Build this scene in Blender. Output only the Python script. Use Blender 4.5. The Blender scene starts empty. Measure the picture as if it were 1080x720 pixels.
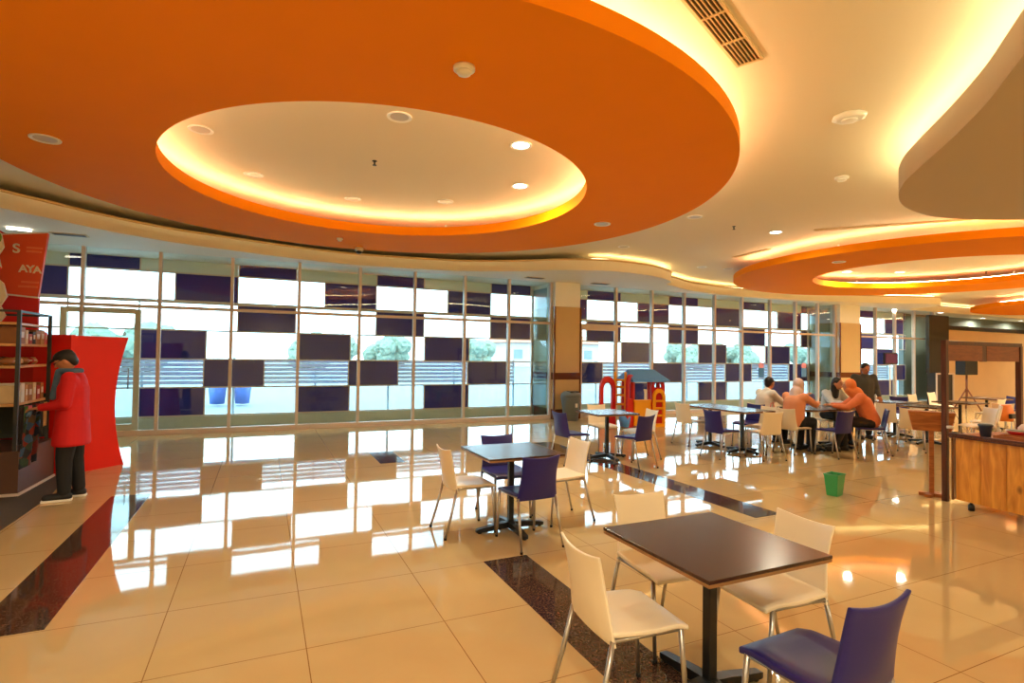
import bpy, bmesh, math, random
from mathutils import Vector, Matrix
random.seed(7)
S = bpy.context.scene
COL = S.collection
R = math.radians

# ------------------------------------------------------------ camera, world, exposure
CAM_H = 1.65
FPX, YAW, PITCH, ROLL = 573.52, R(24.612), R(1.443), R(0.790)
cam = bpy.data.cameras.new('camera'); cam_o = bpy.data.objects.new('camera', cam); COL.objects.link(cam_o)
cam.sensor_width = 36; cam.sensor_fit = 'HORIZONTAL'; cam.lens = FPX / 1080 * 36; cam.clip_end = 500
f = Vector((math.sin(YAW) * math.cos(PITCH), math.cos(YAW) * math.cos(PITCH), math.sin(PITCH)))
r = Vector((math.cos(YAW), -math.sin(YAW), 0)); u = r.cross(f)
r2 = r * math.cos(ROLL) + u * math.sin(ROLL); u2 = -r * math.sin(ROLL) + u * math.cos(ROLL)
m = Matrix((r2, u2, -f)).transposed().to_4x4(); m.translation = Vector((0, 0, CAM_H))
cam_o.matrix_world = m
S.camera = cam_o
S.view_settings.view_transform = 'Standard'; S.view_settings.look = 'None'
S.view_settings.gamma = 1; S.view_settings.use_curve_mapping = False
S.view_settings.exposure = 0.08
W = bpy.data.worlds.new('world'); S.world = W; W.use_nodes = True
bg = W.node_tree.nodes['Background']; bg.inputs[0].default_value = (0.72, 0.90, 1.0, 1); bg.inputs[1].default_value = 6.0
S.cycles.max_bounces = 8; S.cycles.diffuse_bounces = 4; S.cycles.glossy_bounces = 4
S.cycles.transparent_max_bounces = 24; S.cycles.caustics_reflective = False; S.cycles.caustics_refractive = False
S.cycles.sample_clamp_indirect = 6
WARM = (1.0, 0.92, 0.68)
COVE = (1.0, 0.84, 0.48)
DOWN_W = 42        # watts of one lit downlight in view
FILL_W = 100       # watts of the unseen fill lamps added over the rest of the hall
COVE_E = 36

# ------------------------------------------------------------ helpers
def lin(c):
    return tuple((v / 12.92 if v <= .04045 else ((v + .055) / 1.055) ** 2.4) for v in c)
def rgb(r_, g_, b_): return lin((r_ / 255, g_ / 255, b_ / 255)) + (1,)

MATS = {}
def mat(name, col, rough=.5, metal=0, emit=None, es=0, noise=0, nscale=8, spec=.5, coat=0, alpha=1, bump=0):
    if name in MATS: return MATS[name]
    m_ = bpy.data.materials.new(name); m_.use_nodes = True
    nt = m_.node_tree; b = nt.nodes['Principled BSDF']
    b.inputs['Base Color'].default_value = col; b.inputs['Roughness'].default_value = rough
    b.inputs['Metallic'].default_value = metal; b.inputs['Specular IOR Level'].default_value = spec
    b.inputs['Coat Weight'].default_value = coat
    if emit: b.inputs['Emission Color'].default_value = emit + (1,) if len(emit) == 3 else emit; b.inputs['Emission Strength'].default_value = es
    if noise or bump:
        tc = nt.nodes.new('ShaderNodeTexCoord'); n = nt.nodes.new('ShaderNodeTexNoise'); n.inputs['Scale'].default_value = nscale
        n.inputs['Detail'].default_value = 4
        nt.links.new(tc.outputs['Object'], n.inputs['Vector'])
        if noise:
            mx = nt.nodes.new('ShaderNodeMix'); mx.data_type = 'RGBA'
            mx.inputs[6].default_value = tuple(c * (1 - noise) for c in col[:3]) + (1,)
            mx.inputs[7].default_value = tuple(min(1, c * (1 + noise)) for c in col[:3]) + (1,)
            nt.links.new(n.outputs['Fac'], mx.inputs[0]); nt.links.new(mx.outputs[2], b.inputs['Base Color'])
        if bump:
            bp = nt.nodes.new('ShaderNodeBump'); bp.inputs['Strength'].default_value = bump
            nt.links.new(n.outputs['Fac'], bp.inputs['Height']); nt.links.new(bp.outputs['Normal'], b.inputs['Normal'])
    MATS[name] = m_; return m_

def wood(name, c1, c2, scale=(1, 1, 1), rough=.45, knots=False):
    if name in MATS: return MATS[name]
    m_ = bpy.data.materials.new(name); m_.use_nodes = True; nt = m_.node_tree; b = nt.nodes['Principled BSDF']
    tc = nt.nodes.new('ShaderNodeTexCoord'); mp = nt.nodes.new('ShaderNodeMapping'); mp.inputs['Scale'].default_value = scale
    n = nt.nodes.new('ShaderNodeTexNoise'); n.inputs['Scale'].default_value = 6; n.inputs['Detail'].default_value = 6; n.inputs['Distortion'].default_value = .6
    cr = nt.nodes.new('ShaderNodeValToRGB'); cr.color_ramp.elements[0].position = .35; cr.color_ramp.elements[1].position = .65
    cr.color_ramp.elements[0].color = c1; cr.color_ramp.elements[1].color = c2
    nt.links.new(tc.outputs['Object'], mp.inputs[0]); nt.links.new(mp.outputs[0], n.inputs['Vector'])
    nt.links.new(n.outputs['Fac'], cr.inputs[0]); out = cr.outputs[0]
    if knots:
        v = nt.nodes.new('ShaderNodeTexVoronoi'); v.inputs['Scale'].default_value = 3.2
        mp2 = nt.nodes.new('ShaderNodeMapping'); mp2.inputs['Scale'].default_value = (1.3, 1.3, .8)
        nt.links.new(tc.outputs['Object'], mp2.inputs[0]); nt.links.new(mp2.outputs[0], v.inputs['Vector'])
        r_ = nt.nodes.new('ShaderNodeValToRGB'); r_.color_ramp.elements[0].position = .05; r_.color_ramp.elements[1].position = .16
        r_.color_ramp.elements[0].color = (.12, .035, .01, 1); r_.color_ramp.elements[1].color = (1, 1, 1, 1)
        nt.links.new(v.outputs['Distance'], r_.inputs[0])
        mx = nt.nodes.new('ShaderNodeMix'); mx.data_type = 'RGBA'; mx.blend_type = 'MULTIPLY'; mx.inputs[0].default_value = 1
        nt.links.new(out, mx.inputs[6]); nt.links.new(r_.outputs[0], mx.inputs[7]); out = mx.outputs[2]
    nt.links.new(out, b.inputs['Base Color']); b.inputs['Roughness'].default_value = rough
    MATS[name] = m_; return m_

def glass(name, tint=(.93, .975, .96, 1), refl=.06):
    if name in MATS: return MATS[name]
    m_ = bpy.data.materials.new(name); m_.use_nodes = True; nt = m_.node_tree; nt.nodes.clear()
    o = nt.nodes.new('ShaderNodeOutputMaterial'); t = nt.nodes.new('ShaderNodeBsdfTransparent'); t.inputs[0].default_value = tint
    g = nt.nodes.new('ShaderNodeBsdfGlossy'); g.inputs['Roughness'].default_value = 0.0
    lw = nt.nodes.new('ShaderNodeFresnel'); ge = nt.nodes.new('ShaderNodeNewGeometry'); mr = nt.nodes.new('ShaderNodeMapRange')
    mr.inputs['To Min'].default_value = 1.45; mr.inputs['To Max'].default_value = 1 / 1.45      # same thin-pane reflectance from both sides
    nt.links.new(ge.outputs['Backfacing'], mr.inputs['Value']); nt.links.new(mr.outputs[0], lw.inputs[0])
    mx = nt.nodes.new('ShaderNodeMixShader')
    nt.links.new(lw.outputs[0], mx.inputs[0]); nt.links.new(t.outputs[0], mx.inputs[1]); nt.links.new(g.outputs[0], mx.inputs[2]); nt.links.new(mx.outputs[0], o.inputs[0])
    MATS[name] = m_; return m_

def tag(o, label=None, cat=None, group=None, kind=None):
    if label: o['label'] = label
    if cat: o['category'] = cat
    if group: o['group'] = group
    if kind: o['kind'] = kind
    return o
def link(name, me, m_, parent=None, smooth=False):
    o = bpy.data.objects.new(name, me); COL.objects.link(o)
    if m_ is not None: me.materials.append(m_)
    if parent is not None: o.parent = parent
    if smooth:
        for p in me.polygons: p.use_smooth = True
    return o
def build(name, bm, m_, parent=None, smooth=False, fix=True):
    if fix: bmesh.ops.recalc_face_normals(bm, faces=bm.faces)
    me = bpy.data.meshes.new(name); bm.to_mesh(me); bm.free()
    return link(name, me, m_, parent, smooth)
def empty(name, loc=(0, 0, 0), rz=0, label=None, cat=None, group=None, kind=None):
    o = bpy.data.objects.new(name, None); COL.objects.link(o); o.location = loc; o.rotation_euler.z = rz
    o.empty_display_size = .1
    return tag(o, label, cat, group, kind)
def copy_tree(o, parent=None):
    c = o.copy(); COL.objects.link(c)
    if parent is not None: c.parent = parent
    for ch in list(o.children): copy_tree(ch, c)
    return c

def box(bm, c, s, rz=0, bevel=0, rot=None):
    b = bmesh.new(); bmesh.ops.create_cube(b, size=1)
    for v in b.verts: v.co = Vector((v.co.x * s[0], v.co.y * s[1], v.co.z * s[2]))
    if bevel: bmesh.ops.bevel(b, geom=b.edges[:], offset=bevel, segments=2, affect='EDGES', profile=.6)
    M = Matrix.Translation(c) @ (rot.to_4x4() if rot is not None else Matrix.Rotation(rz, 4, 'Z'))
    _merge(bm, b, M); return bm
def _merge(bm, b, M=Matrix.Identity(4)):
    mp = {}
    for v in b.verts: mp[v] = bm.verts.new(M @ v.co)
    for f_ in b.faces:
        try: nf = bm.faces.new([mp[v] for v in f_.verts]); nf.smooth = f_.smooth
        except ValueError: pass
    b.free()
def frame_for(d):
    d = d.normalized(); a = Vector((0, 0, 1)) if abs(d.z) < .95 else Vector((1, 0, 0))
    x = d.cross(a).normalized(); y = d.cross(x).normalized(); return x, y
def tube(bm, pts, rad, n=10, caps=True):
    pts = [Vector(p) for p in pts]; rad = rad if isinstance(rad, (list, tuple)) else [rad] * len(pts); rings = []
    x = None
    for i, p in enumerate(pts):
        d = (pts[min(i + 1, len(pts) - 1)] - pts[max(i - 1, 0)])
        if x is None: x, y = frame_for(d)
        else:
            dn = d.normalized(); x = (x - dn * x.dot(dn)).normalized(); y = dn.cross(x)
        rings.append([bm.verts.new(p + (x * math.cos(a) + y * math.sin(a)) * rad[i]) for a in [2 * math.pi * k / n for k in range(n)]])
    for A, B in zip(rings, rings[1:]):
        for k in range(n): bm.faces.new((A[k], A[(k + 1) % n], B[(k + 1) % n], B[k])).smooth = True
    if caps: bm.faces.new(rings[0][::-1]); bm.faces.new(rings[-1])
    return bm
def lathe(bm, prof, c=(0, 0, 0), n=24, sx=1, sy=1):
    c = Vector(c); rings = []
    for r_, z in prof: rings.append([bm.verts.new(c + Vector((r_ * sx * math.cos(2 * math.pi * k / n), r_ * sy * math.sin(2 * math.pi * k / n), z))) for k in range(n)])
    for A, B in zip(rings, rings[1:]):
        for k in range(n): bm.faces.new((A[k], A[(k + 1) % n], B[(k + 1) % n], B[k])).smooth = True
    bm.faces.new(rings[0][::-1]); bm.faces.new(rings[-1]); return bm
def loft(bm, secs, n=20):
    """sections (cx, cy, z, rx, ry)"""
    rings = [[bm.verts.new((cx + rx * math.cos(2 * math.pi * k / n), cy + ry * math.sin(2 * math.pi * k / n), z)) for k in range(n)] for cx, cy, z, rx, ry in secs]
    for A, B in zip(rings, rings[1:]):
        for k in range(n): bm.faces.new((A[k], A[(k + 1) % n], B[(k + 1) % n], B[k])).smooth = True
    bm.faces.new(rings[0][::-1]); bm.faces.new(rings[-1]); return bm
def prism(bm, poly, z0, z1):
    a = [bm.verts.new((p[0], p[1], z0)) for p in poly]; b = [bm.verts.new((p[0], p[1], z1)) for p in poly]; n = len(poly)
    bm.faces.new(a[::-1]); bm.faces.new(b)
    for k in range(n): bm.faces.new((a[k], a[(k + 1) % n], b[(k + 1) % n], b[k]))
    return bm
def sphere(bm, c, rx, ry=None, rz=None, seg=14, rot=None):
    ry = rx if ry is None else ry; rz = rx if rz is None else rz
    b = bmesh.new(); bmesh.ops.create_uvsphere(b, u_segments=seg, v_segments=max(6, seg // 2 + 1), radius=1)
    for v in b.verts: v.co = Vector((v.co.x * rx, v.co.y * ry, v.co.z * rz))
    for f_ in b.faces: f_.smooth = True
    M = Matrix.Translation(c)
    if rot is not None: M = M @ rot.to_4x4()
    _merge(bm, b, M); return bm
def spline(pts, sub=6):
    P = [Vector(p) for p in pts]; out = []
    for i in range(len(P) - 1):
        p0, p1, p2, p3 = P[max(i - 1, 0)], P[i], P[i + 1], P[min(i + 2, len(P) - 1)]
        for k in range(sub):
            t = k / sub
            out.append(.5 * ((2 * p1) + (p2 - p0) * t + (2 * p0 - 5 * p1 + 4 * p2 - p3) * t * t + (3 * p1 - p0 - 3 * p2 + p3) * t ** 3))
    out.append(P[-1]); return out
def sheet(bm, fn, nu, nv, th, axis):
    """thick curved panel: fn(u,v)->Vector centre surface, thickness th along axis(u,v)"""
    A = [[bm.verts.new(fn(i / nu, j / nv) + axis(i / nu, j / nv) * th / 2) for j in range(nv + 1)] for i in range(nu + 1)]
    B = [[bm.verts.new(fn(i / nu, j / nv) - axis(i / nu, j / nv) * th / 2) for j in range(nv + 1)] for i in range(nu + 1)]
    for i in range(nu):
        for j in range(nv):
            bm.faces.new((A[i][j], A[i + 1][j], A[i + 1][j + 1], A[i][j + 1])).smooth = True
            bm.faces.new((B[i][j], B[i][j + 1], B[i + 1][j + 1], B[i + 1][j])).smooth = True
    for i in range(nu):
        bm.faces.new((A[i][0], B[i][0], B[i + 1][0], A[i + 1][0])); bm.faces.new((A[i][nv], A[i + 1][nv], B[i + 1][nv], B[i][nv]))
    for j in range(nv):
        bm.faces.new((A[0][j], A[0][j + 1], B[0][j + 1], B[0][j])); bm.faces.new((A[nu][j], B[nu][j], B[nu][j + 1], A[nu][j + 1]))
    return bm
def bevel_mod(o, w, seg=2):
    md = o.modifiers.new('bevel', 'BEVEL'); md.width = w; md.segments = seg; md.limit_method = 'ANGLE'; md.angle_limit = R(40); return o

# ------------------------------------------------------------ materials
M_ceil = mat('ceiling_paint', rgb(238, 222, 190), .7)
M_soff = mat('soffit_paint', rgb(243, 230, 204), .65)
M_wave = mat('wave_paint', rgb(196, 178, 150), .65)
M_or = mat('orange_paint', (.92, .27, .001, 1), .7, noise=.03, nscale=2, spec=.08)
M_orf = M_or
M_strip = mat('cove_tube', (1, 1, 1, 1), .5, emit=COVE, es=COVE_E)
M_strip2 = mat('cove_tube_soft', (1, 1, 1, 1), .5, emit=COVE, es=COVE_E * .35)
M_lamp = mat('downlight_lens_lit', (1, 1, 1, 1), .4, emit=(1, .93, .8), es=14)
M_lampoff = mat('downlight_lens_dull', rgb(205, 190, 160), .35)
M_white = mat('white_trim', rgb(248, 243, 232), .4)
M_frame = mat('frame_aluminium', rgb(226, 208, 194), .4, noise=.04)
M_navy = mat('navy_panel', (.028, .034, .24, 1), .4, noise=.3, nscale=1.5, spec=.12)
M_spand = mat('spandrel_panel', rgb(226, 238, 232), .25)
M_curb = mat('curb_stone', rgb(192, 200, 188), .5, noise=.1)
M_glass = glass('clear_glass')
M_glass2 = glass('facade_glass', (.88, .96, 1.0, 1))
M_slat = mat('white_slat', rgb(245, 248, 250), .5)
M_rod = mat('railing_rod', rgb(200, 216, 220), .5)
M_tilew = mat('column_marble', rgb(212, 180, 130), .14, noise=.06, nscale=2.5)
M_brown = mat('brown_band', rgb(110, 58, 28), .2)
M_black = mat('black_metal', rgb(24, 26, 28), .35)
M_chrome = mat('leg_metal', rgb(176, 170, 160), .3, metal=.85)
M_cap = mat('rubber', rgb(28, 26, 24), .7)
M_cream = mat('cream_chair_plastic', rgb(244, 228, 200), .38, noise=.015, nscale=30)
M_blue = mat('blue_chair_vinyl', rgb(32, 26, 108), .38, noise=.05, nscale=14)
M_top = wood('dark_table_laminate', rgb(58, 34, 26), rgb(70, 42, 32), (1, 12, 1), .22)
M_edge = mat('table_edge_tan', rgb(150, 108, 66), .4)
M_red = mat('red_board', rgb(240, 30, 8), .45, noise=.03)
M_redd = M_red
M_skin = mat('skin', rgb(190, 130, 95), .5)
M_skin2 = mat('skin_tan', rgb(170, 108, 72), .5)
M_hair = mat('dark_hair', rgb(22, 17, 15), .5)

def floor_mat():
    m_ = bpy.data.materials.new('polished_tile'); m_.use_nodes = True; nt = m_.node_tree; b = nt.nodes['Principled BSDF']; L = nt.links.new
    g = nt.nodes.new('ShaderNodeNewGeometry'); sp = nt.nodes.new('ShaderNodeSeparateXYZ'); L(g.outputs['Position'], sp.inputs[0])
    def M(op, a, b_=None, c=None):
        n = nt.nodes.new('ShaderNodeMath'); n.operation = op
        for i, v in enumerate((a, b_, c)):
            if v is None: continue
            if isinstance(v, (int, float)): n.inputs[i].default_value = v
            else: L(v, n.inputs[i])
        return n.outputs[0]
    px = M('FLOORED_MODULO', M('ADD', sp.outputs[0], 1.51), 3.15)
    py = M('FLOORED_MODULO', M('SUBTRACT', sp.outputs[1], .06), .8)
    w = .0028
    mask = M('LESS_THAN', M('ABSOLUTE', M('SUBTRACT', px, 1.0)), w)
    for a in (1.77, 2.57): mask = M('MAXIMUM', mask, M('LESS_THAN', M('ABSOLUTE', M('SUBTRACT', px, a)), w))
    mask = M('MAXIMUM', mask, M('LESS_THAN', M('ABSOLUTE', M('SUBTRACT', py, .4)), 2))  if False else mask
    mask = M('MAXIMUM', mask, M('LESS_THAN', py, 2 * w))
    n = nt.nodes.new('ShaderNodeTexNoise'); n.inputs['Scale'].default_value = 1.3; n.inputs['Detail'].default_value = 8; n.inputs['Distortion'].default_value = 1.2
    L(g.outputs['Position'], n.inputs['Vector'])
    mx = nt.nodes.new('ShaderNodeMix'); mx.data_type = 'RGBA'; mx.inputs[6].default_value = rgb(200, 170, 118); mx.inputs[7].default_value = rgb(212, 184, 134); L(n.outputs['Fac'], mx.inputs[0])
    m2 = nt.nodes.new('ShaderNodeMix'); m2.data_type = 'RGBA'; L(mask, m2.inputs[0]); L(mx.outputs[2], m2.inputs[6]); m2.inputs[7].default_value = rgb(150, 112, 66)
    L(m2.outputs[2], b.inputs['Base Color']); b.inputs['Roughness'].default_value = .035; b.inputs['IOR'].default_value = 1.7
    # very slight waviness of the polished surface
    n2 = nt.nodes.new('ShaderNodeTexNoise'); n2.inputs['Scale'].default_value = 2.2; L(g.outputs['Position'], n2.inputs['Vector'])
    bp = nt.nodes.new('ShaderNodeBump'); bp.inputs['Strength'].default_value = .012; bp.inputs['Distance'].default_value = .05
    L(n2.outputs['Fac'], bp.inputs['Height']); L(bp.outputs['Normal'], b.inputs['Normal'])
    return m_
M_floor = floor_mat()
def granite():
    m_ = bpy.data.materials.new('brown_granite'); m_.use_nodes = True; nt = m_.node_tree; b = nt.nodes['Principled BSDF']; L = nt.links.new
    tc = nt.nodes.new('ShaderNodeTexCoord'); n = nt.nodes.new('ShaderNodeTexNoise'); n.inputs['Scale'].default_value = 70; n.inputs['Detail'].default_value = 8; n.inputs['Roughness'].default_value = .75
    L(tc.outputs['Object'], n.inputs['Vector'])
    cr = nt.nodes.new('ShaderNodeValToRGB'); e = cr.color_ramp.elements
    e[0].position = .38; e[0].color = rgb(40, 28, 22); e[1].position = .66; e[1].color = rgb(120, 92, 76)
    k = cr.color_ramp.elements.new(.5); k.color = rgb(74, 52, 42)
    L(n.outputs['Fac'], cr.inputs[0]); L(cr.outputs[0], b.inputs['Base Color']); b.inputs['Roughness'].default_value = .06; b.inputs['IOR'].default_value = 1.55
    return m_
M_gran = granite()

# ------------------------------------------------------------ setting: floor, walls, ceiling
GY, FY = 12.6, 13.6            # inner glazed screen, outer chequered facade
Z_SOF, Z_CEIL = 3.58, 3.96
b = box(bmesh.new(), (17, 3.3, -.05), (54, 20.6, .1)); tag(build('floor', b, M_floor), kind='structure')
XB = [-1.51, 1.64, 4.68, 7.83, 10.98, 14.13]
k = 0
for i, x in enumerate(XB):
    y0 = -6.8
    segs = [(4.08, 7.46), (-2.7, .68)] if i % 2 == 0 else [(.68, 4.07), (7.46, 9.35)]
    if i == 2: segs = [(4.1, 9.2)]
    if i > 2: continue
    if i == 1: segs = [(.68, 4.07), (8.25, 9.2)]
    for a, c in segs:
        k += 1
        tag(build('trim_%d' % k, box(bmesh.new(), (x + .19, (a + c) / 2, .0005), (.38, c - a, .003)), M_gran), kind='structure')
# dark carpet by the merchandise
M_carpet = mat('grey_carpet', rgb(74, 68, 62), .8, noise=.15, nscale=60)
tag(build('grey_floor_covering', prism(bmesh.new(), [(-2.12, 3.5), (-2.12, 7.7), (-2.28, 8.9), (-6.9, 8.9), (-6.9, 3.5)], .0, .006), M_carpet), 'dark grey floor covering under the shop shelves at the left', 'floor covering')
M_wall = mat('wall_paint', rgb(226, 202, 160), .6)
tag(build('wall_left', box(bmesh.new(), (-7.0, 3.3, 1.95), (.2, 20.6, 4.1)), M_wall), kind='structure')
tag(build('wall_rear', box(bmesh.new(), (17, -7.0, 1.95), (48, .2, 4.1)), M_wall), kind='structure')
tag(build('wall_right', box(bmesh.new(), (41, 3.3, 1.95), (.2, 20.6, 4.1)), M_wall), kind='structure')
tag(build('ceiling', box(bmesh.new(), (17, 3.35, Z_CEIL + .08), (48.2, 20.9, .16)), M_ceil), kind='structure')

# soffit along the glazing, with its wavy fascia
edge = [(-5.2, 3.0), (-4.9, 5.0), (-4.45, 7.0), (-3.85, 8.35), (-3.2, 9.3), (-2.8, 9.72), (-2.35, 10.2), (-1.85, 10.6), (-1.3, 10.92), (-.6, 11.18), (.4, 11.5), (1.44, 11.72), (2.4, 11.68), (3.9, 11.42), (5.0, 10.85), (5.9, 10.15), (6.8, 9.8), (7.8, 9.86), (8.55, 10.12), (9.1, 10.5), (9.25, 10.85), (9.8, 11.12), (10.8, 11.6), (12.4, 11.9), (14, 11.9), (16, 11.6), (18, 11.0), (19.4, 10.45), (20.2, 10.35), (20.7, 10.8), (21, 11.7), (22, 12.1), (24, 12.35), (28, 12.5), (34, 12.4), (40.9, 12.3)]
ed = [(p.x * 1.043, min(p.y * 1.043, 12.45)) for p in spline([(x, y, 0) for x, y in edge], 5) if p.x * 1.043 < 40.9] + [(40.9, 12.4)]
def strip_slab(bm, front, yback, z0, z1):
    cols = []
    for x, y in front: cols.append([bm.verts.new(p) for p in ((x, y, z0), (x, yback, z0), (x, yback, z1), (x, y, z1))])
    for A, B in zip(cols, cols[1:]):
        for k_ in range(4): bm.faces.new((A[k_], A[(k_ + 1) % 4], B[(k_ + 1) % 4], B[k_]))
    bm.faces.new(cols[0][::-1]); bm.faces.new(cols[-1]); return bm
bm = strip_slab(bmesh.new(), [(-6.9, 3.0)] + ed, FY + .1, Z_SOF, Z_SOF + .26)
tag(build('trim_10', bm, M_soff), kind='structure')
bm = bmesh.new(); tube(bm, [(x, y - .012, Z_SOF + .242) for x, y in ed], .022, 8)
tag(build('trim_11', bm, mat('fascia_bead', rgb(206, 170, 112), .5)), kind='structure')
def offset(pts, d):
    out = []
    for i, p in enumerate(pts):
        a, c = pts[max(i - 1, 0)], pts[min(i + 1, len(pts) - 1)]; t = Vector((c[0] - a[0], c[1] - a[1])).normalized()
        out.append((p[0] - t.y * d, p[1] + t.x * d))
    return out
bm = bmesh.new(); tube(bm, [(x, y, Z_SOF + .285) for x, y in offset(ed, .16)[78:]], .014, 6)
tag(build('cove_lamp', bm, M_strip2), 'warm light strip hidden on top of the long curved window soffit', 'light')

# cream wave soffit at the right
wave = [(1.9, -2.5), (2.1, -.6), (2.6, .35), (3.25, .98), (3.76, 1.42), (3.99, 1.6), (4.22, 1.78), (4.57, 2.06), (5.03, 2.49), (5.53, 3.0), (5.91, 3.36), (6.36, 3.66), (6.85, 3.86), (7.44, 3.95), (7.87, 3.9), (8.3, 3.75), (8.72, 3.52), (9.6, 3.0), (11, 2.2), (12.6, .8), (13.4, -1), (13.6, -2.4)]
wv = [(p.x, p.y) for p in spline([(x, y, 0) for x, y in wave], 5)]
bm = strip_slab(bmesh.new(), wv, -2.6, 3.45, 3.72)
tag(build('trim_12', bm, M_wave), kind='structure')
bm = bmesh.new(); tube(bm, [(x, y, 3.74) for x, y in offset(wv, -.12)], .014, 6)
tag(build('cove_lamp', bm, M_strip), 'warm light strip hidden on top of the cream wave-shaped soffit', 'light')

def ring_slab(name, c, Ro, Ri, z0, z1, parent=None, n=160):
    bm = bmesh.new(); rings = []
    for r_, z in ((Ri, z0), (Ro, z0), (Ro, z1), (Ri, z1)):
        rings.append([bm.verts.new((c[0] + r_ * math.cos(2 * math.pi * k / n), c[1] + r_ * math.sin(2 * math.pi * k / n), z)) for k in range(n)])
    for a in range(4):
        A, B = rings[a], rings[(a + 1) % 4]
        for k in range(n): bm.faces.new((A[k], A[(k + 1) % n], B[(k + 1) % n], B[k]))
    return build(name, bm, M_or, parent)
def ceiling_disc(c, Ro, Ri, label, z0=3.6, z1=3.74, arc=(-110, 28)):
    root = empty('ceiling_disc', (c[0], c[1], z0), 0, label, 'ceiling feature', None)
    ring_slab('ring_panel', (0, 0), Ro, Ri, 0, z1 - z0, root)
    for rr, a0, a1 in ((Ro - .2, arc[0], arc[1]), (Ri + .2, 0, 360)):
        bm = bmesh.new(); n = 96
        pts = [(rr * math.cos(R(a0 + (a1 - a0) * k / n)), rr * math.sin(R(a0 + (a1 - a0) * k / n)), z1 - z0 + .02) for k in range(n + 1)]
        tube(bm, pts, .014, 6, caps=False); build('light_strip', bm, M_strip, root)
    for a in range(6):
        bm = bmesh.new(); x, y = (Ro + Ri) / 2 * math.cos(a * math.pi / 3), (Ro + Ri) / 2 * math.sin(a * math.pi / 3)
        tube(bm, [(x, y, z1 - z0 - .01), (x, y, Z_CEIL - z0)], .02, 8); build('hanger_rod', bm, M_white, root)
    return root
ceiling_disc((1.35, 6.58), 3.92, 2.37, 'large orange ring hung under the ceiling over the nearest tables')
ceiling_disc((13.8, 7.15), 4.25, 2.45, 'orange ceiling ring farther away over the occupied tables', arc=(150, 330))
ceiling_disc((26.7, 8.5), 3.7, 2.1, 'most distant orange ceiling ring at the right edge', arc=(150, 330))

tag(build('wall_header', box(bmesh.new(), (8.6, FY + .12, 3.93), (31, .2, .3)), M_soff), kind='structure')
# ------------------------------------------------------------ columns
def column(x0, x1, label):
    w = x1 - x0; cx = (x0 + x1) / 2
    root = empty('column', (cx, 13.0, 0), 0, label, 'column')
    build('marble_facing', box(bmesh.new(), (0, 0, 1.47), (w, 1.2, 2.94)), M_tilew, root)
    build('upper_shaft', box(bmesh.new(), (0, 0, 3.26), (w - .02, 1.18, .64)), M_white, root)
    build('brown_band', box(bmesh.new(), (0, 0, 1.12), (w + .02, 1.22, .18)), M_brown, root)
    build('brown_base', box(bmesh.new(), (0, 0, .13), (w + .03, 1.23, .26)), M_brown, root)
    bm = bmesh.new()
    for s in (-1, 1): box(bm, (s * (w / 2), -.6, 1.47), (.04, .04, 2.93))
    build('corner_strip', bm, M_brown, root)
    return root
column(6.9, 7.68, 'tan marble column with brown bands behind the grey waste bin')
column(18.2, 19.3, 'tan marble column behind the seated diners')

# ------------------------------------------------------------ inner glazed screen
def screen(idx, xs, x0, x1, ztop=Z_SOF, trans=2.5):
    root = empty('window_%d' % idx, ((x0 + x1) / 2, GY, 0), 0, kind='structure'); ox = (x0 + x1) / 2
    ends = [x0] + [x for x in xs if x0 + .1 < x < x1 - .1] + [x1]
    for x in ends: build('mullion', box(bmesh.new(), (x - ox, 0, ztop / 2), (.06, .11, ztop)), M_frame, root)
    for a, c in zip(ends, ends[1:]):
        w = c - a - .06; cx = (a + c) / 2 - ox
        build('transom', box(bmesh.new(), (cx, 0, trans), (w, .09, .06)), M_frame, root)
        build('sill_rail', box(bmesh.new(), (cx, 0, .05), (w, .12, .1)), M_frame, root)
        build('pane', box(bmesh.new(), (cx, 0, (.1 + trans - .03) / 2), (w, .01, trans - .13)), M_glass, root)
        build('pane', box(bmesh.new(), (cx, 0, (trans + .03 + ztop) / 2), (w, .01, ztop - trans - .03)), M_glass, root)
    return root
screen(1, [-5.6, -4.35, -3.09, -1.86, -.6, .69, 1.97, 3.23, 4.48, 5.67], -6.85, 6.87)
screen(2, [8.95, 10.2, 11.4, 12.6, 13.75, 15.0, 16.2, 17.3], 7.7, 18.18)
screen(3, [20.45, 21.6, 22.8], 19.32, 24.0)
# return panes closing the vestibule beside each column
for i, x in enumerate((6.8, 18.05)):
    root = empty('window_%d' % (4 + i), (x, 13.1, 0), 0, kind='structure')
    build('pane', box(bmesh.new(), (0, 0, 1.75), (.012, .86, 3.4)), glass('return_glass', (.72, .84, .88, 1)), root)
    build('mullion', box(bmesh.new(), (0, .4, 1.75), (.06, .06, 3.5)), M_frame, root)

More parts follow.
